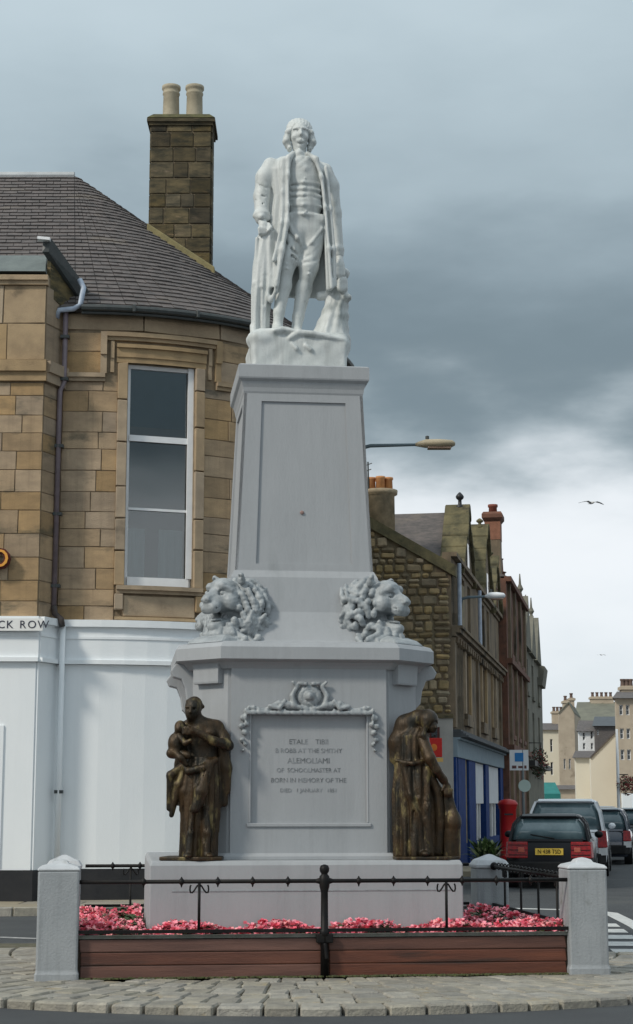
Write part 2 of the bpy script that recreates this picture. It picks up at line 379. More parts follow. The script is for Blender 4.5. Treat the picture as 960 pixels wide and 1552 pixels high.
pot_m = M('buff_clay', (.42, .37, .27), (.33, .29, .21), 6, .85, .2, 30)
pot_o = M('orange_clay', (.62, .30, .12), (.5, .22, .09), 6, .8)
dglass = M('dark_glass', (.02, .025, .03), (.03, .035, .04), 2, .06, spec=.8)

# ------------------------------------------------------------ ground
MX, MY, MR = -.2, 17.68, R(6.5)
MT = Matrix.Translation((MX, MY, 0)) @ Matrix.Rotation(MR, 4, 'Z')
g = MB(); g.add([(-900, -60, -.0), (900, -60, 0), (900, 1500, 0), (-900, 1500, 0)], [(0, 1, 2, 3)]); g.obj('road', asphalt, kind='structure')
IC = Vector((-.18, 18.6)); IRAD = 5.2
def isl(th, r): return IC.x+r*math.sin(th), IC.y-r*math.cos(th)
def isl_ok(x, y): return y < (19.75 if x < -2.3 else 20.6 if x < 2.4 else 18.35+.0*x)
poly = [isl(R(a), IRAD-.24) for a in range(-92, 88, 4) if isl_ok(*isl(R(a), IRAD))]
poly += [(3.6, 18.4), (2.75, 18.7), (2.6, 20.6), (-2.9, 20.6), (-3.1, 19.75), (-5.2, 19.7)]
m = MB(); m.prism(poly, -.02, .035); island = m.obj('pavement_island', joint_m, kind='structure')
setts = []
rr = IRAD
k = 0
while rr > 2.6:
    w = .28 if k == 0 else .34
    if k > 3: w = .30
    rc = rr-w/2; a = -95+rnd.random()*3
    while a < 90:
        ln = (.31 if k == 0 else .225)*(1+rnd.uniform(-.22, .25)); da = math.degrees(ln/rc)
        x, y = isl(R(a+da/2), rc)
        lx = math.cos(MR)*(x-MX)+math.sin(MR)*(y-MY); ly = -math.sin(MR)*(x-MX)+math.cos(MR)*(y-MY)
        inside = abs(lx) < 2.2 and ly > -2.0
        if isl_ok(x, y) and not inside: setts.append((x, y, ln-.012, w-.018, R(a+da/2), k))
        a += da
    rr -= w; k += 1
def vis(x, y): q = abs(x)/y*2600; return (0 if q < 500 else 1, y)
setts.sort(key=lambda q: vis(q[0], q[1])); 
rest = MB()
for i, (x, y, ln, w, a, k) in enumerate(setts):
    h = .1; z = .017+rnd.uniform(-.006, .007)+(0.006 if k == 0 else 0)
    if i < 292:
        o = block('sett', island, (x, y, z), (ln, w, h), a+rnd.uniform(-.05, .05), sett_m, ch=.013, ry=rnd.uniform(-.02, .02))
        o.rotation_euler[0] = rnd.uniform(-.02, .03)
    else: rest.box((x, y, z), (ln, w, h), a)
if rest.v: rest.obj('sett_margin', sett_m, island, kind='stuff')

# ------------------------------------------------------------ left building paths
RAD = 4.37; CX, CY = -3.9, 31.37
def FA(s, d, z):                        # curved wall; s = 0 at the start of the curve, negative along the straight bit
    if s < 0: return Vector((CX+s, CY-RAD+d, z))
    a = s/RAD
    if a > math.pi*.52:
        e_ = s-RAD*math.pi*.52; a = math.pi*.52
    else: e_ = 0
    n_ = Vector((math.sin(a), -math.cos(a), 0)); t_ = Vector((math.cos(a), math.sin(a), 0))
    return Vector((CX, CY, z))+n_*(RAD-d)+t_*e_
def ang(s): return 0 if s < 0 else min(s/RAD, math.pi*.52)
B0 = Vector((-4.32, 26.48)); B1 = Vector((-4.10, 27.0))
def FB(s, d, z): return Vector((B0.x-s, B0.y-s*.012+d, z))      # bay front; s grows to the left
sp_d = (B1-B0); sp_l = sp_d.length; sp_t = sp_d/sp_l; sp_n = Vector((sp_t.y, -sp_t.x))
def FS(s, d, z): q = B0+sp_t*s-sp_n*d; return Vector((q.x, q.y, z))
# pavement in front of it
pts = []
def off(F, s, o): q = F(s, -o, 0); return (q.x, q.y)
outer = [(-14, 24.7), (-4.3, 24.9)]+[off(FA, s, 2.0) for s in np.linspace(0, 7.2, 14)]+[off(FA, 18, 2.0)]
inner = [(-14, 27.3)]+[(-4.0, 27.3)]+[off(FA, s, -.2) for s in np.linspace(0, 7.2, 14)]+[off(FA, 18, -.2)]
m = MB(); 
n_ = len(outer)
m.prism(outer+inner[::-1], -.01, .11); pv = m.obj('pavement', pave_m, kind='structure')
m = MB()
for a, b in zip(outer, outer[1:]):
    a = Vector(a); b = Vector(b); L_ = (b-a).length; k = max(1, round(L_/.9)); u_ = (b-a)/L_; rz = math.atan2(u_.y, u_.x)
    for i in range(k):
        c = a+u_*(L_*(i+.5)/k); n2 = Vector((-u_.y, u_.x))
        if c.x > -8 and c.x < 2: block('kerb_stone', pv, (c.x+n2.x*.05, c.y+n2.y*.05, .055), (L_/k-.012, .16, .135), rz, sett_m)
# slabs of the pavement that can be told apart
for i in range(9):
    for j in range(2):
        block('paving_slab', pv, (-8+i*.92+j*.4, 25.45+j*.72, .105), (.9, .70, .03), 0, pave_m)
# ------------------------------------------------------------ left building
lb = thing('corner_building', 'sandstone corner building with slate roof, rounded wall and white painted ground floor', 'building', (-3.5, 29, 0))
ZW = 4.38                               # top of the white storey
WIN = (.85, 1.97, 4.98, 8.63)           # s0,s1,z0,z1
m = wall_grid(lambda s, d, z: FA(s, d+.007, z), -.25, 20, ZW-.05, 9.45, [WIN], .35, .35); wall = m.obj('stone_wall', mortar, lb, True)
m = wall_grid(lambda s, d, z: FB(s, d+.012, z), 0, 9, ZW-.05, 9.9, [], .35); m.add(wall_grid(lambda s, d, z: FS(s, d+.012, z), 0, sp_l, ZW-.05, 9.9, [], .3).v, wall_grid(lambda s, d, z: FS(s, d+.012, z), 0, sp_l, ZW-.05, 9.9, [], .3).f)
bay = m.obj('bay_wall', mortar, lb, True)
def ashlar(F, angf, s0, s1, zs, holes, parent, mat, lo=.35, hi=.75, dep=.10):
    for i, (a, b) in enumerate(zip(zs, zs[1:])):
        s = s0-rnd.random()*.3; zc = (a+b)/2
        segs = []; cur = s0
        for h in sorted(holes):
            if h[2] < zc < h[3]: segs.append((cur, h[0])); cur = h[1]
        segs.append((cur, s1))
        for p, q in segs:
            if q-p < .05: continue
            x = p
            while x < q-.02:
                ln = rnd.uniform(lo, hi)
                if q-x-ln < lo*.6: ln = q-x
                c = F(x+ln/2, dep/2-.001-rnd.random()*.005, zc)
                block('stone', parent, c, (ln-.005, dep, b-a-.005), angf(x+ln/2), mat, ch=.004)
                x += ln
def courses(z0, z1, lo=.26, hi=.36):
    zs = [z0]
    while zs[-1] < z1-.15:
        h = rnd.uniform(lo, hi); zs.append(min(z1, zs[-1]+h))
    if z1-zs[-1] > .001: zs[-1] = z1
    return zs
zs = courses(ZW, 8.30)
ashlar(FA, ang, -.2, 8.2, zs, [(WIN[0]-.16, WIN[1]+.16, ZW-.1, WIN[3]+.5)], wall, stone)
ashlar(FA, ang, -.2, 8.2, [8.45, 8.80, 9.12], [(.45, 2.37, 8.4, 9.2)], wall, stone, .7, 1.1)
ashlar(FA, ang, -.2, 8.2, [9.16, 9.42], [], wall, stone_t, 1.2, 1.5, .13)
zb_ = courses(ZW, 8.15, .28, .38)
ashlar(FB, lambda s: 0, 0, 2.3, zb_, [], bay, stone, .3, .7)
ashlar(FB, lambda s: 0, 0, 2.3, [8.52, 9.12, 9.75], [], bay, stone_t, .6, 1.0, .14)
sa = math.atan2(sp_t.y, sp_t.x)
for a, b in list(zip(zb_, zb_[1:]))+[(8.52, 9.12), (9.12, 9.75)]:
    block('stone', bay, FS(sp_l/2+.01, .05, (a+b)/2), (sp_l-.03, .1, b-a-.008), sa, stone, ch=.006)
def strip(F, s0, s1, z0, z1, d0, d1, step=.3):
    return wall_grid(lambda s, d, z: F(s, d-d0, z), s0, s1, z0, z1, [], d0-d1, step)
def mould(F, s0, s1, z0, z1, pr, name='moulding', mat=stone_t, parent=lb, prof=None):
    """projecting moulding with a stepped profile"""
    m = MB()
    for a, b, p in (prof or ((0, .45, .55), (.45, 1, 1))):
        w = wall_grid(lambda s, d, z: F(s, d-pr*p, z), s0, s1, z0+(z1-z0)*a, z0+(z1-z0)*b, [], pr*p+.05, .3); m.add(w.v, w.f)
    return m.obj(name, mat, parent, True)
# string course of the bay and of the wall, hood mould round the window
mould(FB, -.04, 3, 8.17, 8.50, .12); mould(FS, -.0, sp_l, 8.17, 8.50, .11)
mould(FA, -.2, .48, 8.30, 8.43, .10); mould(FA, 2.34, 8.2, 8.30, 8.43, .10)
for a, b in ((.40, .50), (2.32, 2.42)): mould(FA, a, b, 8.435, 9.12, .09)
mould(FA, .50, 2.32, 8.99, 9.12, .10)
for a, b in ((.56, .62), (2.2, 2.26)): mould(FA, a, b, 8.46, 8.98, .04)
# window surround stones
for k_, (a, b) in enumerate(((.68, .85), (1.97, 2.14))):
    z = WIN[2]
    while z < WIN[3]-.1:
        h = min(rnd.uniform(.5, .8), WIN[3]-z); 
        if WIN[3]-z-h < .3: h = WIN[3]-z
        block('jamb_stone', wall, FA((a+b)/2, .07, z+h/2), (b-a-.006, .24, h-.008), ang((a+b)/2), stone_t, ch=.01); z += h
mould(FA, .66, 2.16, WIN[3], WIN[3]+.30, .05, 'lintel', prof=((0, .3, .3), (.3, .8, .7), (.8, 1, 1.6)))
mould(FA, .72, 2.10, 4.86, 4.98, .13, 'sill_stone'); 
block('apron_stone', wall, FA(1.41, .03, 4.66), (1.2, .1, .34), ang(1.41), stone_t)
for s in (.76, 2.06): block('bracket', wall, FA(s, -.02, 4.72), (.14, .16, .26), ang(s), stone_t)
mould(FA, .70, 2.12, 4.40, 4.485, .07, 'moulding')
# sash window
sc = (WIN[0]+WIN[1])/2
def FW(s, d, z):                        # flat plane of the window
    c = FA(sc, 0, z); a = ang(sc); t_ = Vector((math.cos(a), math.sin(a), 0)); n_ = Vector((math.sin(a), -math.cos(a), 0)); return c+t_*(s-sc)-n_*(d+.02)
wf = window(FW, WIN, lb, wframe, glass, .065, .12, bars=(7.42,))
def fbx(F, a, b, c, d, d0, d1): m = MB(); m.hexa([F(a, d0, c), F(b, d0, c), F(b, d1, c), F(a, d1, c), F(a, d0, d), F(b, d0, d), F(b, d1, d), F(a, d1, d)]); return m
fbx(FW, WIN[0]+.06, WIN[1]-.06, 6.23, 6.27, .115, .17).obj('glazing_bar', wframe, wf)
fbx(FW, WIN[0]+.055, WIN[1]-.055, 7.36, 7.46, .10, .13).obj('meeting_rail', wframe, wf)
fbx(FW, WIN[0]+.055, WIN[1]-.055, WIN[2]+.0, WIN[2]+.16, .08, .13).obj('bottom_rail', wframe, wf)
fbx(FW, WIN[1]-.10, WIN[1]-.002, WIN[2]+.162, WIN[3], .07, .118).obj('sash_box', wframe, wf)
fbx(FW, WIN[0]-.3, WIN[1]+.3, WIN[2]-.3, WIN[3]+.3, .75, .8).obj('room_wall', dark_room, wf)
for a, b in ((.93, 1.22), (1.45, 1.85)):
    fbx(FW, a, b, 5.05, 5.95, .24, .245).obj('curtain', curtain, wf)
fbx(FW, .9, 1.9, 7.47, 7.62, .2, .21).obj('blind_hem', M('brown_blind', (.20, .14, .11), (.16, .11, .09)), wf)
fbx(FW, .9, 1.9, 7.625, 8.58, .2, .21).obj('roller_blind', M('slate_blind', (.075, .10, .115), (.06, .08, .09)), wf)
# white painted ground floor, cornice band, black plinth
m = wall_grid(lambda s, d, z: FA(s, d-.05, z), -.22, 20, .58, 3.72, [], .3, .35); m.obj('ground_floor_wall', white, lb, True)
m = wall_grid(lambda s, d, z: FB(s, d-.05, z), 0, 9, .58, 3.72, [], .3); q = wall_grid(lambda s, d, z: FS(s, d-.05, z), -.02, sp_l+.02, .58, 3.72, [], .25); m.add(q.v, q.f); m.obj('bay_base', white, lb, True)
for F, a, b in ((FA, -.2, 20), (FB, -.04, 9), (FS, -.04, sp_l)):
    m = MB()
    for z0, z1, pr in ((3.725, 3.79, .13), (3.79, 4.12, .085), (4.12, 4.16, .10), (4.16, 4.31, .085), (4.31, 4.42, .15)):
        q = wall_grid(lambda s, d, z: F(s, d-pr, z), a, b, z0, z1, [], pr+.1, .35); m.add(q.v, q.f)
    m.obj('fascia_band', white, lb, True)
    q = wall_grid(lambda s, d, z: F(s, d-.065, z), a, b, .1, .578, [], .3, .35); q.obj('plinth', blackp, lb, True)
# blocked shop opening (a slightly proud panel at the far left)
fbx(FB, .46, 3.2, .62, 2.75, -.075, .0).obj('panel', white, lb, True)
# roof
def slates(name, parent, A, B, C, D_, rows, mat, wdt=.26):
    """quad with eave A->B and top D_->C laid in overlapping rows"""
    m = MB(); A, B, C, D_ = map(Vector, (A, B, C, D_)); n_ = (B-A).cross(D_-A).normalized()
    if n_.z < 0: n_ = -n_
    for i in range(rows):
        a0, a1 = i/rows, min(1, (i+1.25)/rows); p0, p1 = A.lerp(D_, a0), B.lerp(C, a0); q0, q1 = A.lerp(D_, a1), B.lerp(C, a1)
        L_ = (p1-p0).length; k_ = max(1, int(L_/wdt)); o_ = (i % 2)*.5
        for j in range(-1, k_+1):
            t0, t1 = max(0, (j+o_)/k_), min(1, (j+o_+1)/k_)
            if t1-t0 < 1e-3: continue
            g_ = .006/max(L_, .1); h = .012+rnd.random()*.012; dr = rnd.uniform(-.012, .012)
            e0, e1 = p0.lerp(p1, t0+g_), p0.lerp(p1, t1-g_); f0, f1 = q0.lerp(q1, t0+g_), q0.lerp(q1, t1-g_); dd = (p0-q0).normalized()*dr
            m.add([e0+dd, e1+dd, e0+dd+n_*(h+.014), e1+dd+n_*(h+.014), f0+n_*.004, f1+n_*.004], [(0, 1, 3, 2), (2, 3, 5, 4), (0, 2, 4), (1, 5, 3)])
    return m
roof_m = MB(); RZ = 9.47; APX = Vector((-4.63, 31.3, 13.40)); RL = Vector((-12, 31.3, 13.40))
cov = MB()
ss = list(np.linspace(0, 7.2, 19))
prev = Vector((-4.3, 26.85, RZ))
ev = [FA(s, -.18, RZ) for s in ss]
# hipped cone round the corner
for a, b in zip(ev, ev[1:]):
    q = slates('', None, a, b, APX+(b-a)*.012, APX, 38, slate); roof_m.add(q.v, q.f); cov.add([a, b, APX], [(0, 1, 2)])
e0 = Vector((-12.0, 27.0-.18, RZ)); q = slates('', None, e0, ev[0], APX, RL, 38, slate); roof_m.add(q.v, q.f); cov.add([e0, ev[0], APX, RL], [(0, 1, 2, 3)])
e9 = FA(20, -.18, RZ); q = slates('', None, ev[-1], e9, APX+Vector((1.3, 9, 0)), APX, 30, slate, .5); roof_m.add(q.v, q.f)
cov.add([ev[-1], e9, APX+Vector((1.3, 9, 0)), APX], [(0, 1, 2, 3)]); 
cov.add([e0, RL, Vector((-12, 36, RZ)), e0], [(0, 1, 2)]); cov.add([RL, APX, Vector((-6, 36, RZ)), Vector((-12, 36, RZ))], [(0, 1, 2, 3)]); cov.add([APX, APX+Vector((1.3, 9, 0)), Vector((-6, 41, RZ)), Vector((-6, 36, RZ))], [(0, 1, 2, 3)])
rf = cov.obj('roof', slate, lb, True)
roof_m.obj('slates', slate, rf, kind='stuff')
m = MB(); m.tube([RL, APX], .09, 8); m.obj('ridge', M('ridge_lead', (.5, .52, .53), (.4, .42, .43), 3, .6), rf)
# gutter
m = MB(); m.tube([FA(s, -.24, 9.47) for s in np.linspace(.1, 7.2, 20)], .055, 8); m.tube([FA(s, -.19, 9.40) for s in np.linspace(.1, 7.2, 20)], .03, 6)
gt = m.obj('gutter', gutter, lb, True)
for s in (.9, 1.9, 2.9): block('gutter_joint', gt, FA(s, -.245, 9.47), (.05, .13, .13), ang(s), gutter)
# bay roof: lead slab and the dark bargeboard side
m = MB(); m.hexa([(-9, 26.3, 9.95), (-4.33, 26.36, 9.95), (-4.33, 28.6, 9.95), (-9, 28.6, 9.95), (-9, 27.0, 10.42), (-4.42, 27.0, 10.42), (-4.42, 28.6, 10.42), (-9, 28.6, 10.42)])
m.obj('bay_roof', lead, lb, True)
mould(FB, -.03, 9, 9.75, 9.9, .10, 'bay_coping')
m = MB(); m.hexa([(-4.40, 26.45, 10.30), (-4.30, 26.45, 10.30), (-3.78, 27.35, 9.62), (-3.9, 27.45, 9.62), (-4.40, 26.5, 10.52), (-4.26, 26.45, 10.52), (-3.72, 27.3, 9.86), (-3.9, 27.5, 9.86)]); m.obj('bargeboard', gutter, lb, True)
m = MB(); m.hexa([(-4.34, 26.6, 9.6), (-4.28, 26.6, 9.6), (-3.95, 27.2, 9.45), (-4.2, 27.6, 9.45), (-4.34, 26.6, 10.3), (-4.28, 26.6, 10.3), (-3.95, 27.2, 9.75), (-4.2, 27.6, 9.75)]); m.obj('bay_cheek', sooty, lb, True)
m = MB(); m.box((-4.37, 26.42, 10.50), (.2, .14, .045), 0, .1); m.obj('flashing', wframe, lb, True)
# downpipe
dp = MB(); dp.tube([P(121, 424, 26.9), P(127, 436, 26.85), P(122, 462, 26.8), P(112, 468, 26.8), P(90, 470, 26.78), P(86, 482, 26.8)], .045, 8)
dpt = thing('downpipe', 'pale blue and mauve rainwater downpipe in the corner between bay and rounded wall', 'downpipe', (-4.05, 26.85, 0))
dp.obj('swan_neck', pipe_b, dpt, True, True)
m = MB(); m.tube([(-4.06, 26.86, 9.45), (-4.06, 26.86, 8.25), (-4.12, 26.84, 8.1), (-4.13, 26.84, 4.6)], .042, 8)
m.obj('pipe', pipe_m, dpt, True, True)
m = MB(); m.tube([(-4.13, 26.84, 4.62), (-4.1, 26.78, 4.5), (-4.0, 26.76, 4.42), (-3.98, 26.76, 4.3)], .05, 8); m.obj('shoe', M('rusty_black', (.05, .035, .03), (.1, .1, .1)), dpt, True, True)
m = MB(); m.tube([(-3.98, 26.83, 4.32), (-3.98, 26.83, .2)], .045, 8); m.obj('lower_pipe', white, dpt, True, True)
for z in (9.0, 8.3, 7.2, 6.1, 4.95): m = MB(); m.box((-4.11 if z < 8 else -4.06, 26.86, z), (.14, .12, .05)); m.obj('bracket', gutter, dpt, True)
m = MB(); m.box((-3.98, 26.84, 1.75), (.13, .1, .05)); m.obj('bracket', gutter, dpt, True)
# chimney
ch = thing('chimney_stack', 'tall sooty sandstone chimney stack with two buff pots on the slate roof', 'chimney', (-2.66, 32, 9.6))
c0 = P(229, 186, 31.7); c1 = P(321, 186, 31.7); cw = (c1.x-c0.x); ccx = (c0.x+c1.x)/2; cz1 = c0.z; cdp = .8
m = MB(); m.b2(c0.x+.015, c1.x-.015, 31.715, 31.7+cdp, 9.6, cz1); core = m.obj('stack', mortar, ch, True)
for z0, z1 in zip(courses(10.3, cz1, .26, .34), courses(10.3, cz1, .26, .34)[1:]): pass
cz = courses(10.6, cz1, .27, .34)
for a, b in zip(cz, cz[1:]):
    x = c0.x
    while x < c1.x-.01:
        ln = rnd.uniform(.24, .5)
        if c1.x-x-ln < .16: ln = c1.x-x
        block('stone', core, (x+ln/2, 31.74, (a+b)/2), (ln-.01, .1, b-a-.01), 0, sooty, ch=.012); x += ln
    for sx in (c1.x-.02, c0.x+.02):
        block('stone', core, (sx, 32.1-.1, (a+b)/2), (.08, .5, b-a-.01), 0, sooty, ch=.012)
m = MB(); m.b2(c0.x-.07, c1.x+.07, 31.62, 32.6, cz1, cz1+.07); m.b2(c0.x-.03, c1.x+.03, 31.66, 32.56, cz1-.06, cz1-.002); m.obj('cornice', sooty, ch, True)
m = MB(); 
for i in range(5):
    z = cz1+.072; 
m.loft([[Vector((ccx+sx*(cw/2+.08-t*.12), 32.1+sy*(.5-t*.12), cz1+.072+t*.12)) for sx, sy in ((-1, -1), (1, -1), (1, 1), (-1, 1))] for t in (0, 1)]); m.obj('haunching', moss, ch, True, bevel=.02)
for px in (259.5, 295):
    b = P(px, 172, 32.05); m = MB(); m.lathe((b.x, b.y, cz1+.15), [(.175, 0), (.165, .1), (.155, .55), (.17, .57), (.17, .60), (.158, .62), (.165, .66), (.185, .68), (.185, .74), (.12, .75), (.11, .5)], 18)
    m.obj('chimney_pot', pot_m, ch, True, True)
a, b = P(224, 357, 30.3), P(326, 424, 29.9); d = b-a
m = MB(); m.hexa([a+Vector((0, -.15, -.06)), b+Vector((0, -.15, -.06)), b+Vector((0, .5, -.06)), a+Vector((0, .5, -.06)), a+Vector((0, -.15, .20)), b+Vector((0, -.15, .20)), b+Vector((0, .5, .20)), a+Vector((0, .5, .20))]); m.obj('skew_coping', lichen, lb, True, bevel=.02)
# lettering on the bay
def text(s, size, loc, rx, rz, mat, parent, ext=.01, name='lettering', align='CENTER', world=True, weight=0):
    c = bpy.data.curves.new(name, 'FONT'); c.body = s; c.size = size; c.extrude = ext; c.align_x = align; c.align_y = 'CENTER'; c.resolution_u = 3; c.offset = weight
    o = bpy.data.objects.new(name, c); COL.objects.link(o); bpy.context.view_layer.update()
    me = bpy.data.meshes.new_from_object(o); bpy.data.objects.remove(o); me.materials.clear(); me.materials.append(mat)
    q = link(name, me, parent, world); q.location = loc; q.rotation_euler = (rx, 0, rz); return q
ink = M('sign_ink', (.02, .025, .05), (.03, .03, .05))
ns = MB(); ns.box((-4.72, 26.30, 4.285), (1.02, .02, .19)); nsp = thing('street_nameplate', 'white street nameplate with black capitals on the white fascia', 'sign', (-4.87, 26.3, 4.19)); ns.obj('plate', M('plate_white', (.8, .8, .78), (.76, .76, .74)), nsp, True)
x_ = -5.155
for ch_ in 'BACK ROW':
    if ch_ == ' ': x_ += .07; continue
    o = text(ch_, .17, (x_, 26.287, 4.28), math.pi/2, 0, ink, nsp, .003, 'letter', 'LEFT'); x_ += max(v_.co.x for v_ in o.data.vertices)+.022
bl = thing('wall_letter', 'orange rounded letter D with dark red edge fixed to the bay stonework', 'sign letter', (-4.98, 26.4, 5.3))
zc = PZ(849, 26.4)
text('D', .42, (-4.91, 26.36, zc), math.pi/2, 0, M('dark_red_edge', (.10, .015, .012), (.08, .012, .01)), bl, .05, 'letter_edge', weight=.025)
text('D', .42, (-4.91, 26.30, zc), math.pi/2, 0, M('orange_face', (.75, .36, .05), (.7, .3, .04), 4, .4), bl, .015, 'letter_face')

# ------------------------------------------------------------ the monument
mo = thing('monument', 'tall grey painted stone monument pedestal with lion heads and inscribed panel', 'monument', (MX, MY, 0), MR)
def oct_(a, b, z):                      # chamfered square: half front a, half overall b
    return [Vector(q) for q in ((-a, -b, z), (a, -b, z), (b, -a, z), (b, a, z), (a, b, z), (-a, b, z), (-b, a, z), (-b, -a, z))]
def sq(h, z): return [Vector((-h, -h, z)), Vector((h, -h, z)), Vector((h, h, z)), Vector((-h, h, z))]
m = MB(); m.loft([[p_+Vector((-.045, 0, 0)) for p_ in sq(a1, a2)] for a1, a2 in ((1.46, .02), (1.46, 1.02), (1.44, 1.06))]); m.obj('plinth', paint, mo, bevel=.012)
m = MB(); m.b2(-1.30, 1.30, -1.465, -1.455, .785, .795); m.obj('plinth_joint', post_m, mo)
# die, recessed panel built from pieces round the panel
PU, PZ0, PZ1 = .575, 1.40, 2.44
a_, b_ = .78, 1.14
m = MB(); m.loft([oct_(a_, b_-.04, 1.06), oct_(a_, b_-.04, 2.86)]); m.obj('die_core', paint, mo)
m = MB()
m.b2(-a_+.03, -PU, -b_, -b_+.06, 1.1, 2.86); m.b2(PU, a_-.03, -b_, -b_+.06, 1.1, 2.86)
m.b2(-PU, PU, -b_, -b_+.06, 1.1, PZ0); m.b2(-PU, PU, -b_, -b_+.06, PZ1, 2.86)
m.obj('die_face', paint, mo)
m = MB(); m.loft([oct_(a_+.03, b_+.03, 1.062), oct_(a_+.03, b_+.03, 1.09), oct_(a_+.002, b_+.002, 1.12)]); m.obj('die_base', paint, mo)
# panel mouldings: bottom ledge and side fillets
m = MB(); m.b2(-PU-.02, PU+.02, -b_-.018, -b_+.02, PZ0-.035, PZ0-.002); m.b2(-PU, -PU+.02, -b_-.004, -b_+.03, PZ0, PZ1-.01); m.b2(PU-.02, PU, -b_-.004, -b_+.03, PZ0, PZ1-.01); m.obj('panel_moulding', paint, mo, bevel=.006)
# inscription
ins_m = M('worn_lettering', (.12, .13, .135), (.31, .325, .34), 14, .7)
for s, z, sz in (('ETALE    TIBII', 2.165, .066), ('B ROBB AT THE SMITHY', 2.08, .060), ('ALEMOLIAMI', 1.985, .072), ('OF  SCHOOLMASTER AT', 1.895, .056), ('BORN IN MEMORY OF THE', 1.80, .060), ('DIED   1 JANUARY   1851', 1.705, .050)):
    q = text(s, sz, (0, -b_+.0385, z), math.pi/2, 0, ins_m, mo, .002, 'inscription', world=False); tag(q, kind='stuff')
# cavetto and cornice
m = MB(); m.loft([oct_(a_, b_, 2.86), oct_(a_+.012, b_+.02, 2.89), oct_(a_+.03, b_+.05, 2.92), oct_(.85, 1.25, 2.935), oct_(.86, 1.27, 2.945), oct_(.86, 1.27, 3.06), oct_(.84, 1.24, 3.10), oct_(.80, 1.15, 3.125)]); m.obj('cornice', paint, mo)
# corbel blocks on the chamfers, scrolls on the side faces
for sx, sy in ((-1, -1), (1, -1), (-1, 1), (1, 1)):
    cx, cy = sx*.96, sy*.96; az = math.atan2(sy, sx)
    def loop(w, p, z):
        t_ = Vector((-math.sin(az), math.cos(az), 0)); n_ = Vector((math.cos(az), math.sin(az), 0)); c = Vector((cx, cy, z))
        return [c-t_*w-n_*.12, c-t_*w+n_*p, c+t_*w+n_*p, c+t_*w-n_*.12]
    m = MB(); m.loft([loop(.16, .035, 2.72), loop(.16, .04, 2.74), loop(.165, .045, 2.90), loop(.165, .05, 2.934)]); m.obj('corbel', paint, mo, bevel=.006)
for sx in (-1, 1):
    for vy in (-.66, .66):
        m = MB(); prof = [(1.0, 2.93), (1.27, 2.93), (1.32, 2.86), (1.29, 2.80), (1.21, 2.78), (1.17, 2.68), (1.15, 2.55), (1.10, 2.5), (1.0, 2.5)]
        m.loft([[Vector((sx*x, vy+o_, z)) for x, z in prof] for o_ in (-.10, .10)]); m.obj('scroll_bracket', paint, mo, bevel=.01)
# carved ornament over the panel (relief), sculpted
V = Vol((-.72, -.10, -.48), (.72, .06, .40), .0105)
V.ell((0, .01, .15), (.125, .05, .115), .01); V.ell((0, -.045, .15), (.085, .03, .08), .006, '-'); V.ell((0, -.02, .15), (.055, .045, .05), .005); V.ell((0, -.06, .15), (.035, .03, .04), .004)
for sx in (-1, 1):
    V.chain([(sx*.02, -.01, .02), (sx*.14, -.02, .05), (sx*.17, -.02, .15), (sx*.12, -.02, .24), (sx*.16, -.03, .28)], [.022, .024, .024, .02, .016], .006)
    V.chain([(sx*.10, -.02, .27), (sx*.03, -.03, .265)], .02, .006)
    V.chain([(sx*.15, -.01, .06), (sx*.30, -.02, .08), (sx*.42, -.01, .01), (sx*.58, -.02, .04)], [.036, .026, .022, .018], .01)
    V.chain([(sx*.24, -.03, .10), (sx*.29, -.04, .03), (sx*.38, -.03, .05)], .022, .004)
    for i, (x, z, r) in enumerate(((.48, .0, .035), (.54, .03, .03), (.60, -.0, .035), (.63, -.06, .04), (.60, -.12, .03), (.65, -.14, .032), (.62, -.20, .035), (.645, -.27, .028), (.615, -.31, .024), (.635, -.37, .018), (.20, .06, .045), (.25, .0, .03))):
        V.ell((sx*x, -.01, z), (r*.95, .028, r*.85), .010); V.ell((sx*(x+.012*(-1)**i), -.022, z+.012), (r*.4, .02, r*.6), .004)
V.box((0, 0, -.012), (.60, .045, .018), .004); 
V.noise(.0022, 55, 3)
o = V.obj('carved_swag', lion_m, mo); o.location = (0, -b_-.012, PZ1+.01)
# drum, shaft with recessed panel, cap
m = MB(); m.loft([sq(.93, 3.12), sq(.90, 3.16), sq(.78, 3.45), sq(.735, 3.80), sq(.71, 3.85), sq(.70, 3.87)]); m.obj('drum', paint, mo)
z0, z1 = 3.87, 5.70
def hw(z): return .692+(z-z0)/(z1-z0)*(.608-.692)
m = MB(); m.loft([sq(hw(z0)-.02, z0-.01), sq(hw(z1)-.02, z1)]); m.obj('shaft', paint, mo)
pz0, pz1 = 3.94, 5.62
def pw(z): return .485+(z-pz0)/(pz1-pz0)*(.43-.485)
for rz in range(4):
    m = MB()
    def face(u0a, u1a, u0b, u1b, za, zb):
        vs = []
        for d in (0, .03):
            for (u, z) in ((u0a, za), (u1a, za), (u1b, zb), (u0b, zb)): vs.append(Vector((u, -hw(z)+d, z)))
        q = Matrix.Rotation(rz*math.pi/2, 3, 'Z'); m.hexa([q @ x for x in vs])
    g_ = .0
    face(-hw(z0)+g_, -pw(z0), -hw(z1)+g_, -pw(z1), z0, z1); face(pw(z0), hw(z0)-g_, pw(z1), hw(z1)-g_, z0, z1)
    face(-pw(z0), pw(z0), -pw(pz0), pw(pz0), z0, pz0); face(-pw(pz1), pw(pz1), -pw(z1), pw(z1), pz1, z1)
    m.obj('shaft_face', paint, mo)
m = MB(); m.loft([sq(.608, 5.70), sq(.615, 5.72), sq(.62, 5.76), sq(.64, 5.82), sq(.665, 5.845), sq(.67, 5.86), sq(.67, 5.985), sq(.645, 6.0)]); m.obj('cap', paint, mo)
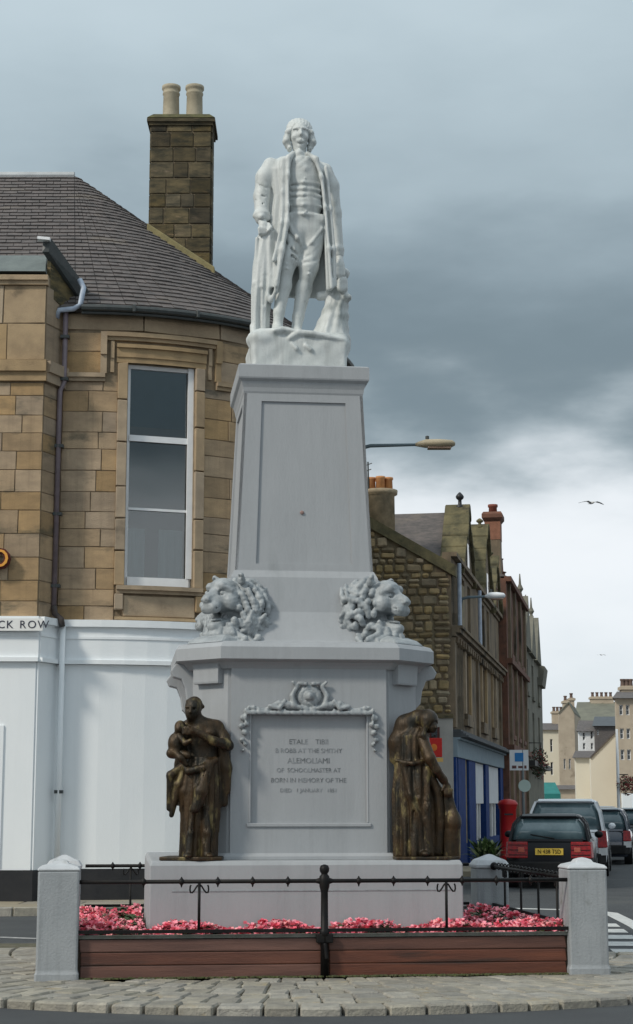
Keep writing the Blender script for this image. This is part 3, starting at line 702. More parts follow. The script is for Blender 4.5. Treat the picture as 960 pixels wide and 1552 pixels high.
m = MB(); m.ball((-.02, -hw(4.35)+.015, 4.47), (.02, .01, .02)); m.obj('stain_boss', M('rust_spot', (.28, .17, .14), (.3, .2, .18)), mo)
# lion heads
def lion_vol(seed):
    r_ = random.Random(seed); V = Vol((-.42, -.5, -.56), (.62, .5, .46), .0105)
    V.ell((-.12, 0, -.04), (.25, .25, .27), .02); V.ell((.02, 0, -.28), (.24, .22, .14), .04)
    V.ell((.12, 0, .07), (.21, .165, .175), .05); V.ell((.17, 0, .19), (.12, .12, .07), .04)
    V.cap((.22, 0, .04), (.37, 0, -.025), .12, .092, .05)
    V.cap((.22, 0, .13), (.42, 0, .055), .055, .055, .03); V.ell((.455, 0, .045), (.035, .065, .036), .012)
    for s in (-1, 1):
        V.ell((.375, s*.062, -.045), (.085, .062, .062), .015)                     # muzzle pads
        V.chain([(.235, s*.03, .175), (.26, s*.10, .175), (.19, s*.165, .12)], [.036, .042, .03], .015)   # brow
        V.ell((.285, s*.098, .105), (.045, .038, .034), 0.006, '-'); V.ell((.255, s*.09, .102), (.034, .03, .024), .004)
        V.ell((.18, s*.15, .0), (.10, .06, .09), .04)
        V.chain([(.02, s*.18, .22), (.05, s*.21, .27)], [.05, .032], .02); V.ell((.08, s*.20, .25), (.03, .022, .025), .01, '-')
        V.ell((.485, s*.034, .03), (.02, .016, .014), .004, '-')
        for j in range(3): V.chain([(.33+j*.03, s*(.122-.004*j), -.03-.014*j), (.40+j*.012, s*.10, -.035-.012*j)], .006, .006, '-')
    V.cap((.12, 0, -.20), (.35, 0, -.245), .09, .068, .03); V.ell((.39, 0, -.24), (.05, .065, .05), .02); V.cap((.31, 0, -.27), (.32, 0, -.40), .08, .11, .04)
    V.ell((.32, 0, -.150), (.18, .12, .050), .006, '-'); V.ell((.27, 0, -.175), (.12, .05, .02), .01)     # open mouth, tongue
    # mane: rows of curling locks swept back from the face
    for ring, (x0, rad, n_) in enumerate(((.13, .20, 14), (.05, .26, 18), (-.03, .31, 21), (-.12, .335, 23), (-.22, .33, 22), (-.29, .28, 18))):
        for i in range(n_):
            a = 2*math.pi*(i+.5*(ring % 2)+r_.uniform(-.2, .2))/n_
            if ring == 0 and math.sin(a) > 0 and abs(math.cos(a)) < .5: continue
            if ring == 0 and math.sin(a) < 0 and abs(math.cos(a)) < .55: continue
            rr_ = rad*(1+.16*max(0, -math.sin(a))); tw = r_.choice((-1, 1))*r_.uniform(.25, .6)
            pts = []
            for t in (0, .2, .4, .6, .8, 1):
                ra = rr_+.05*t-.015+.022*math.sin(t*5+i); aa = a+tw*t*t+.12*math.sin(t*6+ring)
                pts.append((x0+.17*max(0, -math.sin(a))-.11*t+.05*math.sin(t*math.pi), ra*math.cos(aa)*.93, ra*math.sin(aa)-.05*t-.09))
            V.chain(pts, [.028, .036, .037, .034, .029, .022], .008)
    # beard and chest locks
    for i in range(34):
        y = -.24+.48*(i % 17)/16; x = (.42 if i < 17 else .22)-abs(y)*.6+r_.uniform(-.03, .03); 
        y += r_.uniform(-.02, .02); V.chain([(x-.06, y*.7, -.25-r_.uniform(0, .06)), (x-.02+.03*r_.uniform(-1, 1), y*.9+.05*r_.uniform(-1, 1), -.33), (x-.04+.05*r_.uniform(-1, 1), y*1.25+.04*r_.uniform(-1, 1), -.40), (x+.0, y*1.35+.06*r_.uniform(-1, 1), -.45)], [.034, .038, .034, .024], .012)
    V.noise(.0016, 60, seed)
    return V
lv = lion_vol(5); lme = lv.mesh('lion_head'); lme.materials.append(lion_m)
for sx, sy in ((-1, -1), (1, -1), (-1, 1), (1, 1)):
    o = link('lion_head', lme, mo); az = math.atan2(sy*.80, sx)
    if sy > 0: az = math.atan2(1, sx)
    o.location = (sx*.71, sy*.71, 3.55); o.rotation_euler = (0, R(8), az); o.scale = (.80, .92, .93)
for sx, sy in ((-1, -1), (1, -1), (-1, 1), (1, 1)):
    m = MB(); az = math.atan2(sy, sx); m.loft([[Vector((sx*.84, sy*.84, z))+Matrix.Rotation(az, 3, 'Z') @ Vector(q) for q in ((-.3, -w, 0), (p_, -w*.8, 0), (p_, w*.8, 0), (-.3, w, 0))] for z, w, p_ in ((3.11, .30, .26), (3.16, .27, .2), (3.20, .2, .1))]); m.obj('lion_shelf', lion_m, mo, bevel=.03)

# ------------------------------------------------------------ stone statue
st = thing('stone_statue', 'pale stone statue of a standing man in a long open coat, knee breeches and stockings', 'statue', MT @ Vector((0, 0, 6.0)), MR); st.scale = (.92, .95, 1)
def q(px, py, y=0): return ((px-455)*.00775, y, (505-py)*.00762+.45)
# rocky base
V = Vol((-.7, -.6, -.05), (.7, .6, .6), .014)
V.box((-.02, 0, .17), (.54, .46, .20), .02, r=.05); V.box((.0, 0, .30), (.50, .42, .13), .05, r=.05)
V.ell((-.45, -.3, .36), (.16, .18, .10), .05); V.ell((-.2, -.36, .42), (.2, .14, .05), .04); V.ell((.45, -.2, .33), (.13, .2, .13), .05)
V.noise(.007, 13, 9)
V.chain([q(437, 520, -.46), q(450, 512, -.47), q(470, 513, -.48), q(495, 517, -.47), q(515, 520, -.46)], [.03, .035, .03, .026, .02], .01)
V.chain([q(440, 528, -.46), q(447, 535, -.48)], .022, .01); V.chain([q(460, 530, -.47), q(468, 536, -.48)], .024, .01)
V.obj('rock_base', statue_m, st)
# figure
V = Vol((-.62, -.34, .38), (.62, .34, 2.98), .0112)
V.ell(q(457, 204, -.01), (.112, .135, .14), .02); V.ell(q(457, 215, -.035), (.088, .10, .115), .04)
V.ell(q(457, 227, -.085), (.035, .035, .03), .03)                      # chin
V.cap(q(457, 203, -.135), q(457, 211.5, -.168), .014, .022, .012); V.ell(q(457, 215, -.148), (.05, .012, .006), .006, '-'); V.ell(q(457, 222.8, -.12), (.03, .014, .006), .008, '-')    # nose
for s in (-1, 1):
    V.cap(q(457+s*3, 201, -.135), q(457+s*11, 202, -.115), .016, .013, .012)
    V.ell(q(457+s*6.3, 205.3, -.142), (.028, .028, .017), .008, '-'); V.ell(q(457+s*6.3, 205.8, -.118), (.016, .014, .011), .004)
    V.ell(q(457+s*8, 213, -.10), (.035, .03, .03), .03)
    V.ell(q(457+s*15, 210, .0), (.02, .03, .04), .01)
V.chain([q(452, 219.5, -.13), q(457, 219, -.14), q(462, 219.5, -.13)], .011, .008); V.chain([q(453, 221.5, -.13), q(461, 221.5, -.13)], .011, .006)
V.cap(q(457, 222, .0), q(457, 243, .01), .075, .08, .04)
V.chain([q(446, 241, -.03), q(455, 238, -.10), q(468, 241, -.03)], [.04, .045, .04], .02)          # stock collar
for i, (x, y_, r) in enumerate(((458, 246, .035), (452, 251, .03), (464, 251, .03), (468, 246, .028), (458, 257, .03), (463, 262, .024))): V.ell(q(x, y_, -.12-.004*i), (r, .03, r*.9), .01)
V.ell(q(455, 253), (.33, .13, .10), .06); V.ell(q(461, 275, -.01), (.25, .165, .26), .06); V.ell(q(464, 310, -.02), (.215, .165, .22), .05)
V.ell(q(466, 345, .0), (.215, .15, .18), .05)
for yy, x0, x1 in ((285, 444, 486), (294, 443, 487), (303, 442, 488), (318, 441, 489), (331, 441, 490)):
    V.chain([q(x0, yy+1, -.12), q((x0+x1)/2-6, yy+2.5, -.19), q((x0+x1)/2+8, yy, -.19), q(x1, yy+2, -.12)], .011, .016, '-')
    V.chain([q(x0, yy-3, -.11), q((x0+x1)/2-4, yy-1.5, -.176), q(x1, yy-2, -.11)], .014, .025)
V.chain([q(461, 262, -.19), q(463, 300, -.20), q(466, 333, -.19)], .006, .008, '-')
for i in range(6): V.ell(q(463+i*.5, 266+i*12, -.178), (.010, .010, .009), .004)
V.cap(q(443, 334, -.10), q(490, 335, -.10), .045, .045, .05)
# legs
V.chain([q(451, 350, -.02), q(440, 393, -.07), q(436, 408, -.08)], [.135, .105, .092], .05)
V.chain([q(436, 408, -.08), q(433, 430, -.05), q(426, 470, -.07), q(424, 490, -.07)], [.082, .092, .062, .055], .03)
V.chain([q(424, 492, -.06), q(424, 500, -.16), q(423, 502, -.22)], [.062, .052, .042], .03)
V.chain([q(480, 350, 0), q(471, 400, -.03), q(469, 412, -.03)], [.14, .108, .092], .05)
V.chain([q(469, 412, -.03), q(464, 432, .01), q(456, 472, .02), q(453, 492, .02)], [.082, .092, .064, .058], .03)
V.chain([q(453, 494, .02), q(456, 501, -.08), q(458, 503, -.13)], [.06, .055, .045], .03)
for (x, y_, s) in ((436, 403, -.08), (470, 408, -.03)):                 # breeches cuff + folds
    for dz in (0, 6): V.chain([q(x-11, y_+dz, s), q(x, y_+dz+1, s-.098), q(x+11, y_+dz, s)], .012, .008)
for a in ([(437, 352), (448, 366), (456, 372)], [(434, 368), (446, 384), (452, 388)], [(434, 382), (444, 392), (450, 396)], [(492, 352), (478, 368), (466, 374)], [(490, 372), (476, 386), (466, 390)], [(484, 392), (474, 398), (462, 399)]):
    V.chain([q(*a[0], -.11), q(*a[1], -.165), q(*a[2], -.13)], .013, .02, '-')
V.chain([q(440, 345, -.12), q(452, 365, -.17), q(458, 372, -.13)], [.015, .02, .012], .03); V.chain([q(437, 362, -.12), q(448, 382, -.17)], [.016, .012], .015)
V.chain([q(490, 348, -.12), q(474, 370, -.14), q(464, 378, -.10)], [.018, .018, .012], .015); V.chain([q(441, 375, -.15), q(432, 395, -.15)], [.016, .012], .015)
# arms under the coat: hands
hx = q(402, 350, -.14)
V.chain([q(399, 334, -.08), q(401, 346, -.13)], [.055, .048], .02); V.ell(hx, (.055, .045, .06), .02)
for i in range(4): 
    a = q(395+i*4.2, 353, -.17); b_2 = q(396+i*4.0, 360-i*.6, -.16); c_2 = q(397.5+i*3.6, 362-i*.5, -.125)
    V.chain([a, b_2, c_2], [.021, .019, .016], .006)
V.chain([q(409, 346, -.15), q(412, 352, -.18), q(408, 357, -.19)], [.022, .02, .017], .006)
V.chain([q(516, 383, -.02), q(518, 393, -.05)], [.05, .045], .02); V.ell(q(518, 400, -.07), (.055, .04, .06), .02)
for i in range(4): V.chain([q(512+i*3.6, 404, -.09), q(511.5+i*3.9, 413, -.095), q(512+i*3.8, 419-abs(i-1.5), -.08)], [.02, .018, .014], .005)
V.chain([q(512, 398, -.09), q(507, 406, -.10), q(508, 412, -.10)], [.021, .018, .015], .006)
V.obj('figure', statue_m, st)
# hair
V = Vol((-.25, -.25, 2.45), (.27, .25, 3.0), .0105)
V.ell(q(457, 200, .02), (.13, .145, .125), .02); V.ell(q(457, 205, -.17), (.104, .12, .175), .012, '-')
for s in (-1, 1):
    for i, (x, y_, r) in enumerate(((15, 196, .04), (17, 203, .045), (18.5, 210, .05), (20, 216, .048), (17, 221, .042), (15, 227, .032))):
        V.ell(q(457+s*x, y_, .01-.02*(i % 2)), (r, .07, r*.95), .012)
for i in range(9):
    a = -1.2+i*.3; V.chain([(math.sin(a)*.115+.015, -.09+.02*abs(a), 2.84-.05*abs(a)**2), (math.sin(a)*.13+.015, .0, 2.90-.05*abs(a)**2), (math.sin(a)*.12+.015, .10, 2.85-.05*abs(a)**2)], [.018, .03, .025], .006)
V.obj('hair', statue_m, st)
# coat
V = Vol((-.75, -.42, .38), (.68, .42, 2.66), .0112)
T = [(505, 401, 0, .10, .12)]
tab = [(437, 449, .03, .455, .24), (400, 450, .03, .42, .24), (350, 454, .02, .37, .225), (300, 456, .01, .325, .21), (262, 454, 0, .355, .20), (250, 454, 0, .33, .16), (241, 455, 0, .22, .13)]
V.robe([((505-y_)*.00762+.45, (x-455)*.00775, cy, w, d) for y_, x, cy, w, d in tab], .020, 13, .6, .02, twist=1.6)
# hollow below the waist
V.robe([((505-y_)*.00762+.44, (x-455)*.00775, cy, w-.06, d-.05) for y_, x, cy, w, d in [(445, 449, .03, .455, .24), (400, 450, .03, .42, .24), (350, 454, .02, .37, .225), (335, 456, .01, .34, .2)]], 0, op='-', k=.01)
def opening(X, Y, Z):
    py = 505-(Z-.45)/.00762
    xl = (np.interp(py, [235, 250, 340, 380, 445], [447, 437, 437, 430, 416])-455)*.00775
    xr = (np.interp(py, [235, 250, 320, 440], [470, 485, 492, 497])-455)*.00775
    return np.maximum(np.maximum(xl-X, X-xr), Y-.08)
V.fn((-.6, -.5, .8), (.6, .12, 2.66), opening, .012, '-')
def edge(pts, r, k=.012): V.chain(pts, r, k)
edge([q(447, 238, -.10), q(439, 248, -.165), q(437, 275, -.20), q(437, 320, -.20), q(436, 345, -.205), q(429, 385, -.21), q(421, 436, -.20)], [.03, .030, .024, .022, .024, .024, .024], .045)
edge([q(430, 252, -.155), q(429, 300, -.18), q(428, 345, -.19), q(416, 400, -.2)], [.03, .016, .016, .02], .05)
edge([q(468, 238, -.10), q(480, 248, -.155), q(488, 275, -.19), q(494, 320, -.19), q(499, 380, -.20), q(503, 436, -.19)], [.03, .028, .02, .02, .022, .024], .045)
edge([q(496, 258, -.14), q(502, 320, -.16), q(507, 380, -.17), q(509, 432, -.16)], [.02, .016, .018, .02], .05)
for a, y0 in (([(433, 262), (433, 330), (428, 372)], -.215), ([(425, 268), (424, 330), (418, 392)], -.185), ([(415, 300), (415, 350), (411, 380)], -.12), ([(492, 262), (499, 330), (503, 424)], -.19), ([(443, 252), (441, 290), (441, 330)], -.20)):
    V.chain([q(*a[0], y0), q(*a[1], y0-.005), q(*a[2], y0)], [.010, .016, .012], .016, '-')
edge([q(438, 243, .03), q(455, 240, .13), q(474, 243, .03)], .05, .03)
# left drape reaching the ground
V.robe([((505-y_)*.00762+.45, (x-455)*.00775, cy, w, d) for y_, x, cy, w, d in [(502, 399, .04, .088, .11), (470, 399, .04, .095, .13), (440, 401, .03, .115, .16), (400, 404, .03, .125, .18), (355, 410, .02, .12, .18)]], .018, 6, 1.9, .03, twist=.6)
edge([q(392, 365, -.10), q(389, 430, -.08), q(389, 496, -.06)], [.018, .022, .026], .035); edge([q(413, 372, -.13), q(412, 420, -.12), q(408, 448, -.12), q(413, 455, -.13), q(420, 444, -.17), q(422, 430, -.19)], [.018, .02, .022, .024, .02, .016], .03)
for a in ([(396, 368), (396, 430), (395, 495)], [(406, 368), (406, 420), (403, 460)]): V.chain([q(*a[0], -.165), q(*a[1], -.15), q(*a[2], -.11)], [.016, .022, .016], .02, '-')
edge([q(388, 490, -.04), q(389, 501, -.08)], [.04, .045])
# sleeves
V.chain([q(413, 253, 0), q(404, 272, -.01), q(400, 300, -.02), q(399, 334, -.08)], [.09, .10, .092, .078], .04)
V.chain([q(389, 332, -.08), q(398, 336, -.165), q(409, 335, -.09)], [.025, .03, .025], .012); V.ell(q(399, 329, -.08), (.095, .09, .06), .02)
V.chain([q(497, 258, 0), q(506, 280, 0), q(511, 320, 0), q(516, 380, -.02)], [.085, .088, .076, .065], .04); V.ell(q(515, 374, -.02), (.078, .08, .05), .02)
for y_, x, s in ((290, 402, 1), (303, 400, 1), (314, 399, 1), (330, 512, 0), (345, 513.5, 0), (360, 515, 0)):
    V.chain([q(x-9, y_-6, -.075), q(x+1, y_+1, -.118), q(x+9, y_-1, -.075)], [.004, .008, .004], .012, '-')
V.cap(q(489, 440, .05), q(512, 437, .06), .05, .05, .03)
V.obj('coat', statue_m, st)
# tree stump
V = Vol((.1, -.3, .35), (.75, .3, 1.35), .0112)
V.robe([((505-y_)*.00762+.43, (x-455)*.00775, .08, w, d) for y_, x, w, d in [(507, 505, .24, .2), (480, 508, .18, .16), (450, 515, .135, .13), (425, 519, .10, .11), (410, 520, .085, .1)]], .012, 7, .4, .02, twist=5)
V.ell(q(528, 443, .0), (.07, .09, .045), .02); V.ell(q(526, 408, 0), (.06, .07, .06), .02); V.ell(q(521, 425, -.06), (.07, .05, .10), .02); V.cap(q(506, 437, .05), q(490, 500, 0), .05, .04, .03)
V.noise(.004, 24, 2)
V.obj('tree_stump', statue_m, st)

# ------------------------------------------------------------ bronze figures
def place_b(lx): return MT @ Vector((lx, -1.19, 1.062))
b1 = thing('bronze_statue', 'dark bronze figure cradling a child against its shoulder, on the left of the plinth', 'statue', place_b(-1.06), MR, 'bronze figures at the corners of the plinth')
def q1(px, py, y=0): return ((px-305)*.0063, y, (1300-py)*.00615+.02)
V = Vol((-.42, -.36, .0), (.42, .36, 1.56), .0095)
V.ell(q1(296, 1073, -.06), (.078, .092, .098), .02); V.ell(q1(293, 1082, -.10), (.055, .055, .07), .03)
V.cap(q1(292, 1073, -.15), q1(291, 1081, -.17), .010, .014, .010); V.ell(q1(291, 1086, -.16), (.022, .014, .006), .005, '-')
for s in (-1, 1): V.ell(q1(292+s*5, 1075.5, -.150), (.017, .02, .011), .008, '-'); V.chain([q1(292+s*2, 1072.5, -.150), q1(292+s*8, 1073, -.125)], .009, .010)
V.cap(q1(299, 1082, -.04), q1(305, 1096, .0), .055, .06, .03)
V.ell(q1(309, 1100), (.19, .105, .075), .05); V.ell(q1(311, 1122), (.155, .125, .17), .05); V.ell(q1(311, 1150), (.145, .12, .13), .04)
V.ell(q1(303, 1112, -.09), (.07, .05, .05), .02); V.ell(q1(322, 1112, -.08), (.06, .05, .05), .02)
V.chain([q1(332, 1103, 0), q1(342, 1118, -.03), q1(349, 1131, -.08)], [.068, .058, .05], .03)
V.chain([q1(349, 1131, -.08), q1(325, 1124, -.17), q1(302, 1112, -.20)], [.05, .042, .032], .02)
V.ell(q1(295, 1109, -.21), (.036, .025, .03), .012)
for i in range(4): V.chain([q1(291, 1106+i*2.6, -.215), q1(284, 1104+i*3.0, -.21), q1(280, 1105+i*3.0, -.195)], [.013, .012, .009], .004)
V.chain([q1(294, 1105, -.22), q1(289, 1101, -.22)], [.014, .011], .004)
V.chain([q1(286, 1105, 0), q1(272, 1128, -.02), q1(268, 1142, -.06), q1(288, 1146, -.13)], [.062, .055, .05, .038], .03)
V.obj('figure', bronze, b1)
V = Vol((-.42, -.36, .3), (.42, .36, 1.5), .0095)       # the child
V.ell(q1(277, 1103, -.10), (.055, .06, .062), .01); V.ell(q1(274, 1107, -.13), (.03, .03, .03), .02); V.ell(q1(270, 1128, -.08), (.07, .07, .10), .04)
V.ell(q1(266, 1143, -.08), (.06, .06, .05), .02); V.chain([q1(276, 1118, -.13), q1(284, 1128, -.17), q1(292, 1124, -.19)], [.03, .026, .02], .01); V.chain([q1(268, 1140, -.10), q1(278, 1150, -.15), q1(286, 1160, -.14)], [.04, .034, .022], .02)
V.obj('child', bronze, b1)
V = Vol((-.46, -.36, -.0), (.42, .36, 1.56), .0095)
V.robe([((1300-y_)*.00615+.02, (x-305)*.0063, cy, w, d) for y_, x, cy, w, d in [(1299, 307, .0, .165, .16), (1270, 307, .0, .165, .15), (1240, 308, .0, .175, .155), (1200, 309, .0, .185, .16), (1165, 310, .0, .165, .15), (1148, 311, 0, .155, .135)]], .017, 13, .4, .02, twist=2.2)
V.chain([q1(320, 1158, -.12), q1(308, 1200, -.19), q1(301, 1226, -.19)], [.05, .062, .045], .02)      # bent leg under cloth
V.chain([q1(330, 1152, -.10), q1(312, 1165, -.17), q1(290, 1170, -.14), q1(284, 1160, -.08)], [.03, .035, .035, .03], .012)
for a in ([(286, 1160), (276, 1190), (266, 1236)], [(283, 1160), (264, 1176), (262, 1226)], [(292, 1168), (284, 1200), (281, 1228)]):
    V.chain([q1(*a[0], -.06), q1(*a[1], -.07), q1(*a[2], -.04)], [.03, .04, .024], .02)
for a in ([(335, 1115), (344, 1160), (345, 1218)], [(338, 1110), (347, 1165), (349, 1198)]):
    V.chain([q1(*a[0], .05), q1(*a[1], .03), q1(*a[2], .02)], [.05, .055, .035], .03)
for a, y0 in (([(272, 1172), (268, 1200), (266, 1234)], -.13), ([(281, 1178), (275, 1205), (273, 1232)], -.13), ([(290, 1230), (288, 1262), (286, 1292)], -.19), ([(309, 1236), (312, 1265), (313, 1294)], -.20), ([(321, 1200), (326, 1250), (328, 1294)], -.18), ([(330, 1170), (334, 1210), (337, 1240)], -.14), ([(297, 1185), (293, 1205), (291, 1226)], -.18), ([(341, 1150), (344, 1180), (345, 1212)], -.06), ([(299, 1240), (300, 1268), (298, 1290)], -.2)):
    V.chain([q1(*a[0], y0), q1(*a[1], y0-.01), q1(*a[2], y0)], [.010, .022, .016], .014, '-')
for x0, x1, yy in ((295, 294, -.17), (318, 319, -.17)): V.chain([q1(x0, 1225, yy), q1(x1, 1262, yy-.01), q1(x1-2, 1296, yy-.02)], [.022, .026, .03], .03)
V.chain([q1(338, 1108, .06), q1(318, 1120, .13), q1(290, 1105, .09)], [.05, .06, .05], .03); V.robe([(.5, .02, .1, .2, .08), (.9, .03, .1, .22, .08), (1.25, .02, .08, .16, .06)], .02, 7, 2, .03)
V.ell(q1(290, 1296, -.20), (.045, .08, .03), .01); V.ell(q1(322, 1296, -.18), (.045, .08, .03), .01)
rq = random.Random(3)
for i in range(26):
    x = 280+52*(i % 13)/12+rq.uniform(-2, 2); y_a = rq.uniform(1160, 1235); y_b = y_a+rq.uniform(30, 60); sl_ = rq.uniform(-8, 4); yy = -.15-.05*math.cos((x-307)/30*1.3)
    V.chain([q1(x, y_a, yy+.012), q1(x+sl_*.5, (y_a+y_b)/2, yy-.004), q1(x+sl_, min(y_b, 1292), yy+.01)], [.003, .011, .004], .008, '-')
V.obj('drapery', bronze, b1)
V = Vol((-.22, -.22, 1.3), (.12, .18, 1.64), .0095)
V.ell(q1(298, 1070, -.02), (.082, .092, .09), .01); V.ell(q1(291, 1078, -.16), (.066, .085, .085), .01, '-')
for i in range(26):
    a = i*2.4; el_ = .1+1.35*((i*.618) % 1); d = (math.cos(a)*math.cos(el_), abs(math.sin(a))*math.cos(el_)-.1, math.sin(el_)); c_ = q1(298, 1071, -.02)
    V.ell((c_[0]+d[0]*.078, c_[1]+d[1]*.088, c_[2]+d[2]*.082-.01), (.022, .024, .02), .008)
V.obj('hair', bronze, b1)
m = MB(); m.prism([(-.36, -.16), (.0, -.27), (.22, -.24), (.26, .1), (.1, .24), (-.26, .2)], 0, .035); m.obj('base', bronze, b1, bevel=.01)
# the hooded one
b2 = thing('bronze_statue', 'dark bronze hooded figure bowed over a pillar, on the right of the plinth', 'statue', place_b(1.10), MR, 'bronze figures at the corners of the plinth')
def q2(px, py, y=0): return ((px-650)*.0063, y, (1300-py)*.00615+.02)
V = Vol((-.46, -.36, -.0), (.42, .38, 1.50), .0095)
V.ell(q2(656, 1094, -.07), (.072, .088, .09), .02); V.ell(q2(661, 1102, -.11), (.045, .05, .055), .03); V.cap(q2(664, 1098, -.155), q2(666, 1103, -.165), .009, .013, .008)
for s in (-1, 1): V.ell(q2(661+s*4.5, 1097, -.15), (.013, .015, .010), .004, '-')
V.cap(q2(650, 1102, -.02), q2(640, 1118, .0), .055, .07, .03); V.ell(q2(634, 1122), (.16, .12, .10), .05); V.ell(q2(632, 1145), (.15, .13, .16), .04)
V.chain([q2(646, 1122, -.10), q2(654, 1150, -.20), q2(664, 1168, -.19)], [.06, .054, .045], .02); V.cap(q2(664, 1168, -.19), q2(676, 1182, -.14), .045, .036, .02); V.chain([q2(664, 1166, -.14), q2(676, 1182, -.13), q2(681, 1190, -.12)], [.045, .036, .03], .02)
V.ell(q2(683, 1194, -.12), (.034, .03, .04), .012)
for i in range(4): V.chain([q2(678+i*3.4, 1197, -.15), q2(678+i*3.3, 1204, -.155), q2(678.5+i*3, 1209, -.14)], [.013, .012, .009], .004)
V.chain([q2(677, 1192, -.15), q2(673, 1199, -.155)], [.014, .011], .004)
V.obj('figure', bronze, b2)
V = Vol((-.46, -.38, -.0), (.42, .38, 1.56), .0095)
V.robe([((1300-y_)*.00615+.02, (x-650)*.0063, cy, w, d) for y_, x, cy, w, d in [(1299, 635, .0, .195, .19), (1260, 634, 0, .185, .18), (1200, 633, .0, .185, .17), (1160, 633, .0, .165, .15), (1140, 632, .0, .15, .15), (1115, 633, .0, .16, .14), (1102, 640, .0, .11, .11)]], .018, 14, 1.1, .02, twist=2.4)
V.ell(q2(655, 1090, -.04), (.105, .145, .105), .02); V.chain([q2(642, 1086, .0), q2(624, 1098, .03), q2(611, 1125, .04), q2(606, 1150, .03)], [.08, .10, .085, .05], .04)
V.ell(q2(667, 1109, -.16), (.085, .11, .10), .008, '-'); V.chain([q2(648, 1112, -.17), q2(640, 1106, -.15), q2(628, 1112, -.14)], [.012, .02, .01], .012, '-')
V.chain([q2(650, 1098, -.15), q2(646, 1115, -.14), q2(650, 1128, -.15)], [.022, .028, .02], .03)
for a, y0 in (([(616, 1108), (610, 1130), (606, 1150)], -.13), ([(630, 1105), (622, 1125), (616, 1148)], -.165), ([(642, 1118), (636, 1138), (626, 1152)], -.175), ([(650, 1135), (642, 1148), (634, 1155)], -.18)):
    V.chain([q2(*a[0], y0), q2(*a[1], y0-.01), q2(*a[2], y0)], [.010, .020, .012], .016, '-')
V.chain([q2(605, 1153, -.12), q2(628, 1158, -.18), q2(652, 1152, -.14)], [.018, .02, .018], .02); V.chain([q2(605, 1160, -.12), q2(628, 1165, -.185), q2(652, 1159, -.15)], .012, .014, '-')
for a in ([(616, 1160), (624, 1205), (642, 1240)], [(640, 1160), (636, 1215), (630, 1290)], [(652, 1165), (650, 1225), (652, 1292)]):
    V.chain([q2(*a[0], -.14), q2(*a[1], -.17), q2(*a[2], -.15)], [.022, .032, .036], .04)
for a in ([(610, 1170), (608, 1225), (606, 1292)], [(624, 1170), (632, 1215), (644, 1238)], [(618, 1200), (618, 1245), (616, 1294)], [(630, 1230), (626, 1262), (622, 1294)], [(646, 1170), (643, 1215), (641, 1290)], [(658, 1180), (660, 1235), (660, 1292)], [(632, 1168), (630, 1190), (634, 1205)]):
    V.chain([q2(*a[0], -.18), q2(*a[1], -.205), q2(*a[2], -.20)], [.010, .022, .018], .016, '-')
V.chain([q2(654, 1170, -.12), q2(668, 1200, -.08), q2(672, 1250, -.06), q2(668, 1292, -.06)], [.04, .055, .06, .055], .02)
V.ell(q2(645, 1294, -.20), (.045, .07, .03), .01)
rq = random.Random(4)
for i in range(30):
    x = 610+50*(i % 15)/14+rq.uniform(-2, 2); y_a = rq.uniform(1165, 1245); y_b = y_a+rq.uniform(30, 60); sl_ = rq.uniform(-4, 10); yy = -.165-.05*math.cos((x-634)/30*1.3)
    V.chain([q2(x, y_a, yy+.012), q2(x+sl_*.5, (y_a+y_b)/2, yy-.004), q2(x+sl_, min(y_b, 1292), yy+.01)], [.003, .011, .004], .008, '-')
V.obj('hooded_robe', bronze, b2)
V = Vol((.05, -.36, -.0), (.5, .3, .8), .0095)
V.robe([(.0, .235, -.03, .075, .08), (.3, .235, -.03, .07, .075), (.56, .215, -.06, .055, .06), (.66, .205, -.08, .05, .055)], .008, 8, 1, .01)
V.ell(q2(691, 1247, -.08), (.085, .10, .12), .02); V.cap(q2(690, 1262, -.08), q2(690, 1298, -.05), .08, .085, .02); V.chain([q2(686, 1205, -.08), q2(694, 1235, -.12)], .03, .02)
V.obj('draped_pillar', bronze, b2)
m = MB(); m.prism([(-.31, -.24), (.18, -.26), (.31, -.16), (.33, .12), (.1, .24), (-.3, .2)], 0, .03); m.obj('base', bronze, b2, bevel=.01)

# ------------------------------------------------------------ enclosure pillars, railings, planter, flowers
pn = [(-2.31, -1.86, 1.0, 'square grey painted pillar with low pyramid cap, front left of the enclosure', .06), (2.45, -1.86, .995, 'square grey painted pillar with low pyramid cap, front right of the enclosure', .06),
      (-2.38, 1.86, .87, 'grey painted pillar half hidden behind the front left pillar', .09), (2.38, 1.86, .86, 'shorter grey painted pillar with domed cap, rear right beside the black car', .09)]
for x, y, h, lab, ap in pn:
    w = MT @ Vector((x, y, .06)); t = thing('pillar', lab, 'pillar', w, MR, 'pillars at the corners of the enclosure')
    m = MB(); m.loft([sq(.192, -.02), sq(.192, .055), sq(.184, .075), sq(.181, .09), sq(.181, h-.06)]); m.obj('shaft', post_m, t, bevel=.018)
    m = MB()
    if y < 0: m.loft([sq(.184, h-.06), sq(.186, h-.045), sq(.165, h-.025), sq(.085, h-.002), sq(.07, h+.02), sq(.03, h+.035), sq(.005, h+.04)])
    else: m.loft([sq(.195, h-.06), sq(.195, h-.02), sq(.16, h+.03), sq(.09, h+.06), sq(.03, h+.09), sq(.005, h+ap+.005)])
    m.obj('cap', M('cap_paint', (.56, .58, .60), (.46, .48, .50), 6, .6, .2, 50, c3=(.3, .31, .3), c3s=5, c3t=.6), t, bevel=.02)
